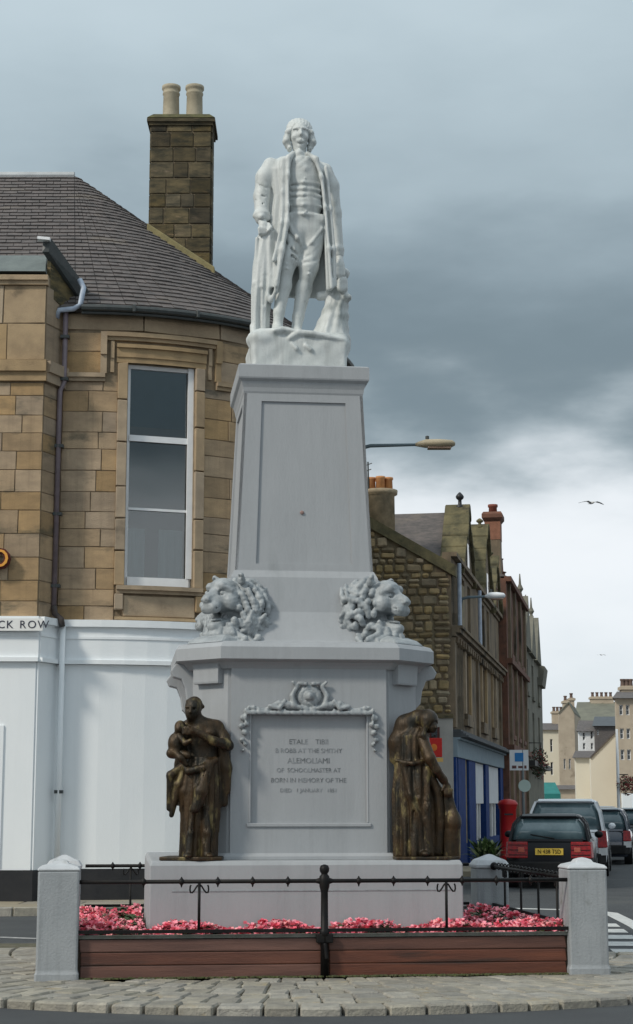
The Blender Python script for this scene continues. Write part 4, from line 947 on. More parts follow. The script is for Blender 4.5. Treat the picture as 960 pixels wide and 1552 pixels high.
def rail(a, b, lab, n_knob, mids, nst, lower=True, scroll=False, dz=0.0, balls=True, zs_=.06):
    a = Vector((*a, 0)); b = Vector((*b, 0)); d = (b-a); L_ = d.length; az = math.atan2(d.y, d.x)+MR
    t = thing('railing', lab, 'railing', MT @ a, az, 'iron railings round the flower beds')
    m = MB(); m.tube([(0, 0, .90-dz), (L_, 0, .90-dz)], .018, 8); m.obj('top_rail', iron, t, smooth=True)
    m = MB(); m.b2(0, L_, -.014, .014, .455, .485); m.obj('bottom_rail', iron, t)
    for i in range(n_knob):
        x = L_*(i+.5)/n_knob if not mids else None
        if x is None: break
        m = MB(); m.lathe((x, 0, .90-dz), [(.006, -.055), (.02, -.04), (.034, 0), (.02, .04), (.006, .05)], 10); m.obj('knob', iron, t, smooth=True)
    for x in mids:
        m = MB(); m.ball((x, 0, .90-dz), (.026, .030, .030), 12, 8); m.lathe((x, 0, .90-dz), [(.004, -.05), (.010, -.03), (.010, .03), (.004, .042)], 8); m.obj('knob', iron, t, smooth=True)
    for x in nst:
        m = MB(); m.tube([(x, 0, zs_), (x, 0, .90-dz)], .013, 8); 
        s_ = m.obj('stanchion', iron, t, smooth=True)
        for s in (-1, 1):
            m = MB(); m.tube([(x+s*(.012+.04*(1-math.cos(k_*.7))*.5+.045*k_/7), -.0, .885-dz-.05+.035*math.cos(k_*.9)) for k_ in range(8)], .008, 6); m.obj('curl', iron, s_)
    if scroll:
        k = int(L_/.16)
        for i in range(k):
            m = MB(); cx = .2+(L_-.4)*(i+.5)/k; m.tube([(cx+.07*math.cos(j*math.pi/6), 0, .90-dz+.005+.035*math.sin(j*math.pi/6)) for j in range(13)], .008, 5); m.obj('ring', iron, t)
    if balls:
        for x in (.06, L_-.06): m = MB(); m.ball((x, 0, .90-dz), .045, 12, 8); m.obj('boss', iron, t, smooth=True)
    return t, L_
kn = lambda *px: [((p-487)*.00608)+2.175 for p in px]
t, L_ = rail((-2.13, -2.0), (2.27, -2.0), 'front black iron railing with thick ball topped centre post', 0, kn(222, 277, 330, 381, 433, 538, 590, 641, 693, 745, 797), kn(303, 669), balls=False, zs_=.47)
m = MB(); m.lathe((2.175, 0, 0), [(.036, .05), (.036, .42), (.045, .43), (.045, .47), (.034, .48), (.032, .80), (.045, .85), (.05, .90), (.045, .94), (.028, .96), (.03, .965), (.042, .985), (.044, 1.01), (.034, 1.035), (.008, 1.045)], 14); m.obj('centre_post', iron, t, smooth=True)
m = MB(); m.ball((2.175, 0, .90), (.10, .03, .03), 12, 6); m.obj('collar', iron, t, smooth=True)
m = MB(); m.b2(2.10, 2.25, -.035, .03, .36, .44); m.tube([(2.175, -.03, .36), (2.19, -.04, .22)], .02, 6); m.obj('bracket', iron, t, bevel=.01)
t, L_ = rail((2.45, -1.67), (2.38, 1.67), 'black iron side railing with ring frieze beside the black car', 0, [], [.7, 1.4, 2.1, 2.8], scroll=True, dz=.01)
t, L_ = rail((-2.31, -1.67), (-2.38, 1.67), 'black iron side railing next to the white painted wall', 0, [.5, 1.0, 1.5, 2.0, 2.5, 3.0], [1.0, 2.2], dz=-.02)
t, L_ = rail((-2.15, 1.90), (2.15, 1.90), 'rear black iron railing behind the plinth', 0, [.3, .6, .9, 1.2, 2.8, 3.1, 3.4, 3.7, 4.0], [.5, 3.9], dz=.0, balls=False)
# planter: three stained boards per side, capping, soil
pt = thing('flower_planter', 'low planter of red-brown stained boards round the monument plinth', 'planter', (MX, MY, .05), MR)
soil = M('soil', (.03, .022, .015), (.05, .035, .025), 12, .95, .6, 40)
for (cx, cy, ln, rz, nb) in ((.07, -1.94, 4.40, 0, 2), (0, 1.99, 4.32, 0, 1), (-2.4, 0, 3.35, math.pi/2, 1), (2.47, 0, 3.35, math.pi/2, 1)):
    for i in range(3):
        for j in range(nb):
            l2 = ln/nb; o_ = (j-(nb-1)/2)*l2
            c = Vector((cx+o_*math.cos(rz), cy+o_*math.sin(rz), .015+.056+i*.113))
            block('board', pt, c, (l2-.008, .05, .109), rz+rnd.uniform(-.002, .002), board_m, world=False, ch=.006)
    m = MB(); m.box((cx*.997, cy*.997, .372), (ln, .075, .028), rz); m.obj('capping', M('grey_capping', (.20, .20, .18), (.12, .13, .11), 8, .8), pt)
m = MB(); m.b2(-2.35, 2.35, -1.95, 1.95, .01, .345); m.obj('soil', soil, pt)
pinks = [M('pink_petal', (.92, .26, .34), (.93, .40, .46), 30, .6), M('rose_petal', (.74, .08, .14), (.82, .16, .22), 30, .6), M('pale_petal', (.93, .44, .44), (.90, .34, .36), 30, .6), M('begonia_leaf', (.05, .10, .03), (.04, .07, .025), 15, .5), M('bronze_leaf', (.07, .035, .02), (.05, .06, .02), 15, .5)]
def bed(x0, x1, y0, y1, z, hmax, n, lab, dens=None):
    m = MB()
    for i in range(n):
        x = rnd.uniform(x0, x1); y = rnd.uniform(y0, y1)
        cl = math.sin(x*5.3+1.0)*math.sin(x*11.1+y*6)+rnd.uniform(-.7, .7)
        c = Vector((x, y, z+hmax*rnd.uniform(.1, 1)*(.62+.38*math.sin(x*7.7+y*5))))
        if rnd.random() < (.34 if dens else .46) or cl < (-.75 if dens else -.35):
            m.cur = 3 if rnd.random() < .6 else 4; k = rnd.uniform(.03, .055); c.z -= .018
            u_ = Vector((rnd.uniform(-1, 1), rnd.uniform(-1, 1), rnd.uniform(-.2, .5))).normalized()*k; w_ = Vector((-u_.y, u_.x, rnd.uniform(-.02, .02)))*.7
            m.add([c-u_, c-w_*.9, c+u_, c+w_*.9], [(0, 1, 2, 3)])
        else:
            m.cur = 0 if rnd.random() < .62 else 1 if rnd.random() < .6 else 2
            for p_ in range(5):
                a = p_*1.26+rnd.random(); k = rnd.uniform(.022, .036)
                d = Vector((math.cos(a), math.sin(a)-.4, rnd.uniform(-.2, .9))).normalized()*k; w_ = d.cross(Vector((rnd.uniform(-1, 1), rnd.uniform(-1, 1), 1))).normalized()*k*.75
                m.add([c, c+d*.7+w_, c+d*1.4, c+d*.7-w_], [(0, 1, 2, 3)])
    o = m.obj('begonias', pinks, None, kind='stuff'); o.location = (MX, MY, 0); o.rotation_euler = (0, 0, MR)
    tag(o, lab, 'flowers'); return o
bed(-2.25, 2.35, -1.90, -1.5, .40, .13, 4200, 'pink and red begonias along the front of the plinth', 1)
bed(-2.3, -1.55, -1.5, 1.7, .37, .13, 3600, 'pink begonias left of the plinth')
bed(1.5, 2.3, -1.5, 1.0, .37, .14, 2600, 'pink and red begonias right of the plinth')

mm_ = MB()
for i in range(900):
    x = rnd.uniform(-2.1, 2.3); y = -1.98-abs(rnd.gauss(0, .035)); k = rnd.uniform(.008, .02); mm_.box((x, y, .068+k*.3), (k*1.8, k, k*.7), rnd.random()*3)
o = mm_.obj('moss', M('damp_moss', (.07, .09, .025), (.10, .095, .05), 20, .95), None, kind='stuff'); o.location = (MX, MY, 0); o.rotation_euler = (0, 0, MR); tag(o, 'thin line of moss and grit at the foot of the planter', 'moss')
# ------------------------------------------------------------ buildings on the street, right of the monument
SA = math.atan(480/2600.)
sv = Vector((math.sin(SA), math.cos(SA), 0)); sn = Vector((math.cos(SA), -math.sin(SA), 0)); C0 = Vector((3.16, 40, 0))
def F0(s, d, z): return C0+sv*s-sn*d+Vector((0, 0, z))          # facade towards the street
def FG(s, d, z): return C0-sn*s+sv*d+Vector((0, 0, z))          # gable end towards us; s leftwards
rubble = M('rubble_stone', (.38, .28, .155), (.22, .175, .10), 5, .95, .5, 25, rv=.35, c3=(.15, .13, .07), c3s=1.2, c3t=.57)
brown = M('brown_sandstone', (.25, .185, .12), (.14, .11, .075), 3, .9, .4, 20, c3=(.05, .042, .03), c3s=1.3, c3t=.54, stretch=(1, 1, .5), streak=.4)
mossg = M('green_stone', (.17, .145, .075), (.075, .07, .04), 3, .95, .5, 20, c3=(.05, .045, .03), c3s=2.2, c3t=.55, streak=.4)
redst = M('red_sandstone', (.185, .08, .05), (.10, .052, .036), 3, .85, .3, 20, streak=.4, c3=(.055, .04, .03), c3s=1.4, c3t=.6)
bluep = M('shop_blue', (.018, .05, .19), (.012, .035, .13), 5, .75, spec=.15); greyp = M('shop_grey_blue', (.25, .31, .35), (.21, .27, .31), 5, .8, spec=.2)
greyr = M('grey_render', (.42, .40, .37), (.36, .345, .32), 3, .85, c3=(.3, .29, .27), c3s=1.2, c3t=.62)
# street pavement
m = MB(); a = F0(-2, .5, 0); b = F0(120, .5, 0); c = F0(120, -1.9, 0); d = F0(-1.2, -1.9, 0); e1 = F0(-2, -1.2, 0); m.prism([(p.x, p.y) for p in (a, b, c, d, e1)], -.01, .11); m.obj('pavement', pave_m, kind='structure')
m = MB(); m.prism([(p.x, p.y) for p in (FG(12, -2, 0), FG(-.0, -2, 0), FG(-.0, .4, 0), FG(12, .4, 0))], -.01, .105); m.obj('pavement', pave_m, kind='structure')
A = thing('gabled_building', 'brown sandstone building with rubble gable, pointed gablets and a blue shopfront', 'building', C0)
def gz(s): return 6.95+.60*s if s < 5 else 9.95-.6*(s-5)
poly = [FG(0, .02, 0), FG(10, .02, 0), FG(10, .02, 6.95), FG(5, .02, 9.95), FG(0, .02, 6.95)]
m = MB(); m.loft([poly, [p+sv*3.2 for p in poly]]); gw = m.obj('gable_wall', M('rubble_mortar', (.27, .22, .14), (.17, .14, .09), 6, .95, .6, 20), A, True)
z = 3.62; cnt = 0
while z < 9.9:
    h = rnd.uniform(.13, .27); s = rnd.uniform(-.0, .1)
    smax = 1.3 if z < 5.1 else 2.4 if z < 6 else 3.2
    while s < smax:
        ln = min(rnd.uniform(.16, .30) if rnd.random() < .5 else rnd.uniform(.26, .46), 4)
        parts = ((0, 1),) if rnd.random() < .75 or h < .2 else ((0, .5), (.5, 1))
        for p0, p1 in parts:
            hh = h*(p1-p0)
            if z+h*p1 < gz(s)-.02 and cnt < 299:
                c = FG(s+ln/2, .0-rnd.random()*.03, z+h*(p0+p1)/2); block('rubble_stone', gw, c, (ln-rnd.uniform(.015, .05), .10, hh-rnd.uniform(.01, .035)), math.atan2(-sn.y, -sn.x)+rnd.uniform(-.05, .05), rubble, ch=.035, ry=rnd.uniform(-.10, .10)); cnt += 1
        s += ln
    z += h
m = MB(); m.hexa([FG(-.12, -.10, 6.80), FG(5.0, -.10, 9.87), FG(5.0, .25, 9.87), FG(-.12, .25, 6.80), FG(-.12, -.10, 7.07), FG(5.0, -.10, 10.14), FG(5.0, .25, 10.14), FG(-.12, .25, 7.07)]); m.obj('skew_coping', mossg, A, True)
m = MB(); m.hexa([FG(0, -.09, .1), FG(6, -.09, .1), FG(6, .02, .1), FG(0, .02, .1), FG(0, -.09, 3.5), FG(6, -.09, 3.5), FG(6, .02, 3.5), FG(0, .02, 3.5)]); gl = m.obj('gable_base', greyr, A, True)
m = MB(); m.hexa([FG(-.02, -.13, 3.5), FG(6, -.13, 3.5), FG(6, .02, 3.5), FG(-.02, .02, 3.5), FG(-.02, -.11, 3.6), FG(6, -.11, 3.6), FG(6, .02, 3.6), FG(-.02, .02, 3.6)]); m.obj('string_course', sooty, A, True)
for s0 in (.30, .58): window(lambda s, d, z: FG(s, d-.16, z), (s0, s0+.24, 2.75, 3.3), A, M('maroon_frame', (.10, .03, .025), (.08, .025, .02)), dglass, .05, .02)
# street face
hA = [(2.9, 4.0, 3.75, 5.25), (7.6, 8.8, 3.75, 5.25), (11.2, 12.2, 3.75, 5.25), (2.4, 3.2, 5.75, 7.1), (4.0, 4.8, 5.75, 7.1), (8.2, 9.0, 5.75, 7.1), (9.8, 10.6, 5.75, 7.1)]
m = wall_grid(F0, 0, 14.3, 3.25, 7.3, hA, .35); fw_ = m.obj('street_wall', brown, A, True)
m = MB(); m.hexa([F0(.3, .36, 0), F0(14.2, .36, 0), F0(14.2, 8, 0), F0(.3, 8, 0), F0(.3, .36, 7.2), F0(14.2, .36, 7.2), F0(14.2, 8, 7.2), F0(.3, 8, 7.2)]); m.obj('inner_core', dark_room, A, True)
for i, h in enumerate(hA): window(F0, h, A, wframe, dglass, .09, .12, bars=((h[2]+h[3])/2,), sill=True, msill=brown)
for h in hA[:3]:
    for a, b in ((h[0]-.22, h[0]-.02), (h[1]+.02, h[1]+.22)): fbx(F0, a, b, h[2], h[3]+.05, -.06, .0).obj('pilaster', stone_t, A, True)
    fbx(F0, h[0]-.3, h[1]+.3, h[3]+.052, h[3]+.2, -.12, 0).obj('lintel', brown, A, True); fbx(F0, h[0]-.3, h[1]+.3, h[2]-.3, h[2]-.142, -.1, 0).obj('apron', brown, A, True)
m = MB()
for z0, z1, p in ((5.42, 5.50, .10), (5.50, 5.60, .2), (5.60, 5.66, .26)): w = fbx(F0, -.03, 14.3, z0, z1, -p, 0); m.add(w.v, w.f)
m.obj('cornice', brown, A, True)
for i in range(24): fbx(F0, .2+i*.6, .36+i*.6, 5.28, 5.418, -.14, 0).obj('dentil', brown, A, True)
for s in (.0, 6.1, 13.9): fbx(F0, s, s+.4, 3.3, 5.40, -.07, 0).obj('pilaster', brown, A, True)
fbx(F0, 0, 14.3, 7.3, 7.4, -.14, .2).obj('eaves', brown, A, True)
# gablets with finials
for s0, zt in ((3.6, 9.05), (9.4, 9.45), (12.9, 9.0)):
    p3 = [F0(s0-1.5, -.05, 7.2), F0(s0+1.5, -.05, 7.2), F0(s0, -.05, zt)]; m = MB(); m.loft([p3, [p-sn*.4 for p in p3]]); gb = m.obj('gablet', brown, A, True)
    m = MB(); bk = [F0(s0-1.5, .4, 7.25), F0(s0+1.5, .4, 7.25), F0(s0, .4, zt-.1)]; m.loft([bk, [F0(s0-1.5, 3.4, 7.25), F0(s0+1.5, 3.4, 7.25), F0(s0, 3.4, zt-.1)]]); m.obj('gablet_roof', slate, gb)
    for sgn in (-1, 1):
        for k_ in range(6):
            t0, t1 = k_/6, (k_+1)/6-.012; jt = rnd.uniform(-.03, .03)
            def cp(t_, d, up): return F0(s0+sgn*1.62*(1-t_), d, 7.16+(zt-7.16)*t_+up)
            m = MB(); m.hexa([cp(t0, -.14-jt, -.02), cp(t1, -.14-jt, -.02), cp(t1, .5, -.02), cp(t0, .5, -.02), cp(t0, -.14-jt, .13+jt), cp(t1, -.14-jt, .13+jt), cp(t1, .5, .13+jt), cp(t0, .5, .13+jt)]); m.obj('coping_stone', mossg, gb, bevel=.02)
    fh = .42 if s0 < 5 else .28; c = F0(s0, .12, zt); m = MB(); m.lathe(c, [(.10, -.05), (.12, .05), (.05, .10), (.045, fh*.5), (.09, fh*.6), (.11, fh*.72), (.08, fh*.85), (.02, fh)], 10); m.obj('finial', blackp if s0 < 5 else mossg, gb, smooth=True)
    fbx(F0, s0-.25, s0+.25, 7.5, 8.1, -.08, -.04).obj('vent', dglass, gb)
# cross roof behind with row of pots
rA, rB = P(600, 806, 47), P(700, 806, 48.5); r3, r4 = P(700, 842, 46.5), P(585, 842, 45.0)
m = slates('', None, r4, r3, rB, rA, 14, slate, .4); cr_ = MB(); cr_.add([r4, r3, rB, rA, rA+Vector((0, 2.5, -1.5)), rB+Vector((0, 2.5, -1.5))], [(0, 1, 2, 3), (3, 2, 5, 4)]); ro = cr_.obj('rear_roof', slate, A, True); m.obj('slates', slate, ro, kind='stuff')
m = MB(); m.hexa([r4-Vector((0, .0, .02)), r3-Vector((0, 0, .02)), r3+Vector((0, 2.5, 0)), r4+Vector((0, 2.5, 0)), r4-Vector((0, 0, .02)), r3-Vector((0, 0, .02)), r3+Vector((0, 2.5, 0)), r4+Vector((0, 2.5, 0))]); 
lw_ = MB(); a1, b1_ = r4.copy(), r3.copy(); lw_.hexa([Vector((a1.x, a1.y+.1, 6.5)), Vector((b1_.x, b1_.y+.1, 6.5)), Vector((b1_.x, b1_.y+2.3, 6.5)), Vector((a1.x, a1.y+2.3, 6.5)), a1+Vector((0, .1, -.03)), b1_+Vector((0, .1, -.03)), b1_+Vector((0, 2.3, -.03)), a1+Vector((0, 2.3, -.03))]); lw_.obj('rear_wall', brown, A, True)
m = MB(); m.hexa([Vector((x_, y_, z_)) for z_ in (rA.z-.1, rA.z+.06) for x_, y_ in ((rA.x+.35, 47.3), (rB.x, 48.3), (rB.x, 48.9), (rA.x+.35, 47.9))]); sk = m.obj('stack', brown, A, True)
for px in (624, 638, 652, 666, 681): c = P(px, 803, 48); m = MB(); m.lathe((c.x, 48, rA.z+.05), [(.12, 0), (.11, .12), (.13, .14), (.13, .18), (.08, .18)], 10); m.obj('chimney_pot', pot_m if px != 652 else pot_o, sk, smooth=True)
# round stack with orange pots
ckx = P(577, 800, 41.6); m = MB(); m.lathe((ckx.x, 41.6, 7.8), [(.36, 0), (.35, PZ(752, 41.6)-7.8), (.42, PZ(750, 41.6)-7.8), (.43, PZ(744, 41.6)-7.8), (.3, PZ(743, 41.6)-7.8)], 20); sk = m.obj('round_chimney', rubble, A, True, True)
for dx, dy in ((-.22, 0), (0, -.15), (.20, 0), (0, .2)): m = MB(); m.lathe((ckx.x+dx, 41.6+dy, PZ(744, 41.6)), [(.11, 0), (.10, .26), (.12, .28), (.12, .33), (.07, .33)], 10); m.obj('chimney_pot', pot_o, sk, smooth=True)
m = MB(); m.tube([P(559, 745, 41.5), P(558, 700, 41.5)], .02, 6); m.tube([P(553, 706, 41.5), P(564, 702, 41.5)], .012, 5); m.tube([P(555, 714, 41.5), P(563, 711, 41.5)], .012, 5); m.obj('aerial', gutter, A, True)
# shopfront
sh = fbx(F0, .1, 14.2, .11, 3.0, .10, .3).obj('shop_back', dglass, A, True)
for z0, z1, p in ((2.62, 3.02, .10), (3.02, 3.07, .17)): fbx(F0, 0, 14.3, z0, z1, -p, .3).obj('fascia', greyp, A, True)
for i in range(4): fbx(F0, 0, 14.3, 3.075+i*.045, 3.115+i*.045, -.36+i*.06, 0).obj('awning_slat', M('awning_grey', (.09, .10, .11), (.06, .065, .07)), A, True)
for s, s_1 in ((.0, .3), (.5, 2.2), (3.1, 4.9), (7.9, 9.0), (13.2, 14.25)): fbx(F0, s, s_1, .11, 2.62, -.06, .1).obj('pilaster', bluep, A, True)
for s in (2.5, 5.6, 6.4, 7.2, 10.1, 11.2, 12.3): fbx(F0, s, s+.16, .11, 2.62, .05, .1).obj('mullion', wframe, A, True)
fbx(F0, .1, 14.2, .11, .6, .0, .1).obj('stall_riser', bluep, A, True)
for a, b in ((5.15, 7.8), (9.15, 13.0)): fbx(F0, a, b, 1.55, 2.6, .0, .04).obj('poster', M('poster_white', (.62, .64, .66), (.55, .57, .6)), A, True)
for s in (.55, 6.0): m = MB(); m.tube([F0(s, -.14, 7.2), F0(s, -.14, 5.7)], .05, 8); m.obj('rain_pipe', pipe_b, A, True)
# red sandstone building
Bd = thing('red_building', 'red sandstone building with tall brick chimney between brown and grey fronts', 'building', F0(14.3, 0, 0))
hB = [(15.6, 16.7, 3.7, 5.6), (18.2, 19.3, 3.7, 5.6), (20.8, 21.9, 3.7, 5.6), (15.6, 16.7, 6.3, 7.9), (18.2, 19.3, 6.3, 7.9), (20.8, 21.9, 6.3, 7.9)]
m = wall_grid(lambda s, d, z: F0(s, d-.25, z), 14.31, 23.4, .1, 8.6, hB, .5); m.obj('street_wall', redst, Bd, True)
m = MB(); m.hexa([F0(14.35, .2, 0), F0(23.3, .2, 0), F0(23.3, 8, 0), F0(14.35, 8, 0), F0(14.35, .2, 8.55), F0(23.3, .2, 8.55), F0(23.3, 8, 8.55), F0(14.35, 8, 8.55)]); m.obj('inner_core', brown, Bd, True)
for h in hB: window(lambda s, d, z: F0(s, d-.25, z), h, Bd, wframe, dglass, .1, .14, bars=((h[2]+h[3])/2,), sill=True, msill=redst)
for z in (3.2, 5.9, 8.5): fbx(F0, 14.32, 23.4, z, z+.16, -.42, -.2).obj('string_course', redst, Bd, True)
m = MB(); p = [F0(14.35, -.3, 8.66), F0(14.35, 7.5, 8.66), F0(14.35, 3.5, 10.4)]; m.loft([p, [x+sv*9 for x in p]]); m.obj('roof', slate, Bd, True)
# chimney of the red house
cc = thing('tall_chimney', 'tall red brick chimney with projecting cap rising from the red building', 'chimney', F0(14.6, .2, 7))
cq = F0(14.7, .15, 0); wq = .62
def csq(h, z): return [Vector((cq.x, cq.y, z))+sn*a*h+sv*b*h*1.3 for a, b in ((-1, -1), (1, -1), (1, 1), (-1, 1))]
zt = PZ(778, cq.y)
m = MB(); m.loft([csq(.24, 6.5), csq(.24, zt-.9)]); m.obj('shaft', brown, cc, True)
m = MB(); m.loft([csq(.25, zt-.9), csq(.25, zt-.32)]); m.obj('brick_top', M('orange_brick', (.29, .13, .08), (.2, .09, .055), 6, .9), cc, True)
m = MB(); m.loft([csq(.25, zt-.32), csq(.33, zt-.2), csq(.33, zt-.08), csq(.28, zt)]); m.obj('cornice', redst, cc, True)
m = MB(); m.lathe((cq.x, cq.y, zt), [(.14, 0), (.13, .18), (.16, .2), (.16, .28), (.1, .28)], 12); m.obj('chimney_pot', M('red_clay', (.24, .07, .045), (.2, .06, .04)), cc, True, True)
m = MB(); m.hexa([F0(14.2, 1.4, 8.6), F0(14.2, .35, 7.4), F0(14.25, .35, 7.4), F0(14.25, 1.4, 8.6), F0(14.2, 1.3, 8.9), F0(14.2, .1, 7.5), F0(14.25, .1, 7.5), F0(14.25, 1.3, 8.9)]); m.obj('flashing', wframe, Bd, True)
for s in (14.9, 17.4, 20.0, 22.6): fbx(F0, s, s+.35, .11, 8.6, -.34, -.25).obj('pilaster', brown, Bd, True)
for k_ in range(3): m = MB(); m.lathe(F0(23.1, .6+k_*.7, 9.9), [(.2, -1.5), (.2, 0), (.26, .05), (.14, .08), (.12, .5), (.16, .55)], 10); m.obj('chimney', redst, Bd, True)
# grey-green building with bays
Cb = thing('bay_fronted_building', 'weathered grey building with gabled bay beyond the red building', 'building', F0(23.4, 0, 0))
gs = M('grey_green_stone', (.20, .19, .15), (.14, .135, .11), 2, .9, .3, 10, c3=(.08, .085, .06), c3s=1, c3t=.58)
hC = [(25.5, 26.6, 3.4, 5.1), (29, 30.2, 3.4, 5.1), (33, 34.2, 3.4, 5.1), (25.5, 26.6, 5.7, 7), (29, 30.2, 5.7, 7), (33, 34.2, 5.7, 6.8)]
m = wall_grid(lambda s, d, z: F0(s, d-.15, z), 23.41, 36.6, .1, 7.4, hC, .4); m.obj('street_wall', gs, Cb, True)
for h in hC: window(lambda s, d, z: F0(s, d-.15, z), h, Cb, wframe, dglass, .12, .14, bars=((h[2]+h[3])/2,), sill=True, msill=gs)
m = MB(); m.hexa([F0(23.45, .3, 0), F0(36.5, .3, 0), F0(36.5, 8, 0), F0(23.45, 8, 0), F0(23.45, .3, 7.35), F0(36.5, .3, 7.35), F0(36.5, 8, 7.35), F0(23.45, 8, 7.35)]); m.obj('inner_core', dark_room, Cb, True)
for s0, zt_ in ((25.2, 9.3), (28.6, 8.9), (32.2, 9.2)):
    p3 = [F0(s0-1.6, -.3, 7.3), F0(s0+1.6, -.3, 7.3), F0(s0, -.3, zt_)]; m = MB(); m.loft([p3, [p+(-sn)*2.5 for p in p3]]); q_ = m.obj('gablet', gs, Cb, True)
    m = MB(); m.lathe(F0(s0, 0, zt_-.05), [(.10, 0), (.06, .2), (.13, .32), (.05, .5), (.02, .9)], 8); m.obj('finial', gs, q_)
fbx(F0, 24, 36, 2.9, 3.1, -.5, 0).obj('fascia', blackp, Cb, True)
m = MB(); m.hexa([F0(34, -.1, 6.5), F0(36.6, -.1, 6.5), F0(36.6, -.3, 6.5), F0(34, -.3, 6.5), F0(34, -.1, 7.4), F0(36.6, -.1, 7.4), F0(36.6, -.42, 7.3), F0(34, -.42, 7.3)]); m.obj('oriel', gs, Cb, True)

# ------------------------------------------------------------ far end of the street
cream = M('cream_render', (.76, .715, .60), (.70, .65, .54), .3, .8); cream2 = M('warm_white_render', (.74, .70, .58), (.68, .64, .52), .3, .8)
tan = M('tan_stone', (.50, .42, .32), (.40, .33, .25), 1, .9, c3=(.2, .16, .11), c3s=.6, c3t=.6); green_r = M('green_slate', (.19, .19, .145), (.14, .14, .11), 1, .8)
def house(name, lab, x0, x1, yt, D, dep, mat, gable=None, wins=(), roof=None, hip=None, chim=(), roofm=slate, pts=None, cat='house', wf_m=wframe):
    """front from photo measurements at distance D; solid body"""
    a = P(x0, 1215, D); b = P(x1, 1215, D); zt = PZ(yt, D); t = thing(name, lab, cat, ((a.x+b.x)/2, D, 0))
    mww = (b.x-a.x)
    def F(s, d, z): return Vector((a.x+s, D+d, z))
    holes = [(P(w[0], 1215, D).x-a.x, P(w[1], 1215, D).x-a.x, PZ(w[3], D), PZ(w[2], D)) for w in wins]
    m = wall_grid(F, 0, mww, 0, zt, holes, .4)
    m.obj('wall', mat, t, True)
    TS = math.tan(SA+.03)
    def sh(q): q = Vector(q); return Vector((q.x+(q.y-D)*TS, q.y, q.z))
    def SH(m): m.v = [tuple(sh(q)) for q in m.v]; return m
    m = MB(); m.b2(a.x, b.x, D+.41, D+dep, 0, zt-.01); SH(m).obj('rear_walls', mat, t, True)
    for h in holes: window(F, h, t, wf_m, dglass, .045, .12, bars=((h[2]+h[3])/2,))
    if roof is not None:                                   # ridge across, slope towards us
        rz = PZ(roof, D+dep/2); m = MB(); m.loft([[Vector((a.x-.2, D-.3, zt-.02)), Vector((a.x-.2, D+dep+.3, zt-.02)), Vector((a.x-.2, D+dep/2, rz))], [Vector((b.x+.2, D-.3, zt-.02)), Vector((b.x+.2, D+dep+.3, zt-.02)), Vector((b.x+.2, D+dep/2, rz))]]); SH(m).obj('roof', roofm, t, True)
    if gable is not None:                                  # gable towards us
        gx, gy = gable; gp = P(gx, gy, D); m = MB(); p = [Vector((a.x, D+.002, zt)), Vector((b.x, D+.002, zt)), Vector((gp.x, D+.002, gp.z))]; m.loft([p, [q+Vector((0, dep, 0)) for q in p]]); SH(m).obj('gable', mat, t, True)
        m = MB(); 
        for (u_, w_) in ((p[0], p[2]), (p[2], p[1])):
            n_ = Vector((0, 0, .15)); m.hexa([u_+Vector((0, -.1, .01)), w_+Vector((0, -.1, .01)), w_+Vector((0, dep, .01)), u_+Vector((0, dep, .01)), u_+n_+Vector((0, -.1, 0)), w_+n_+Vector((0, -.1, 0)), w_+n_+Vector((0, dep, 0)), u_+n_+Vector((0, dep, 0))])
        SH(m).obj('roof', roofm, t, True)
    for (cx, cy0, cy1, w, np_) in chim:
        c = P(cx, cy0, D+dep/2); ww = w/2600*(D+dep/2); zb = PZ(cy1, D+dep/2); m = MB(); m.b2(c.x-ww/2, c.x+ww/2, c.y-.5, c.y+.5, zb-1.5, c.z); m.b2(c.x-ww/2-.1, c.x+ww/2+.1, c.y-.6, c.y+.6, c.z-.25, c.z-.05); k_ = m.obj('chimney', tan if mat != redst else redst, t, True)
        for i in range(np_):
            px_ = c.x-ww/2+ww*(i+.5)/np_; m = MB(); m.lathe((px_, c.y, c.z-.04), [(.16, 0), (.13, .35), (.17, .4), (.17, .5), (.1, .5)], 8); m.obj('chimney_pot', M('dark_pot', (.14, .09, .07), (.1, .07, .06)), k_)
    return t
house('cream_house', 'warm white house with dark windows at the far left end of the street gap', 812, 849, 1106, 175, 10, cream2, wins=[(822, 826, 1120, 1140), (836, 840, 1120, 1140), (822, 826, 1155, 1175), (836, 840, 1155, 1175)], roof=1096, chim=[(845, 1078, 1102, 16, 3)], roofm=slate)
house('gabled_tenement', 'tall tan stone tenement gable with chimney pots and long green slate roof', 850, 874, 1082, 158, 9, tan, gable=(862, 1066), wins=[(856, 859, 1150, 1166), (864, 867, 1150, 1166)], chim=[(857, 1062, 1080, 7, 1), (866, 1058, 1078, 7, 1)], roofm=green_r, cat='building')
house('long_roofed_hall', 'long low hall under a broad mossy green slate roof', 874, 946, 1100, 168, 16, tan, roof=1064, roofm=green_r, chim=[(912, 1056, 1066, 34, 5)], cat='building')
house('white_dormer_house', 'bright white house with slate mansard roof and four small windows', 880, 905, 1108, 135, 7, M('bright_white', (.85, .87, .88), (.8, .82, .84), 1, .7), wins=[(886, 890, 1110, 1122), (898, 902, 1108, 1120), (886, 890, 1126, 1136), (898, 902, 1126, 1136)], roof=1092)
house('slate_fronted_house', 'dark slate clad upper storey beside the bright white house', 905, 938, 1100, 133, 7, slate, roof=1086, wins=[(908, 911, 1106, 1114)], roofm=M('blue_slate', (.10, .115, .13), (.08, .09, .1)))
house('cream_shed', 'low cream boarded building with flat top at the street end', 874, 900, 1148, 118, 6, cream, roof=1138)
g1 = house('cream_gable', 'large blank cream gable wall rising to the right with small street door', 897, 940, 1150, 112, 12, cream, gable=(939, 1105))
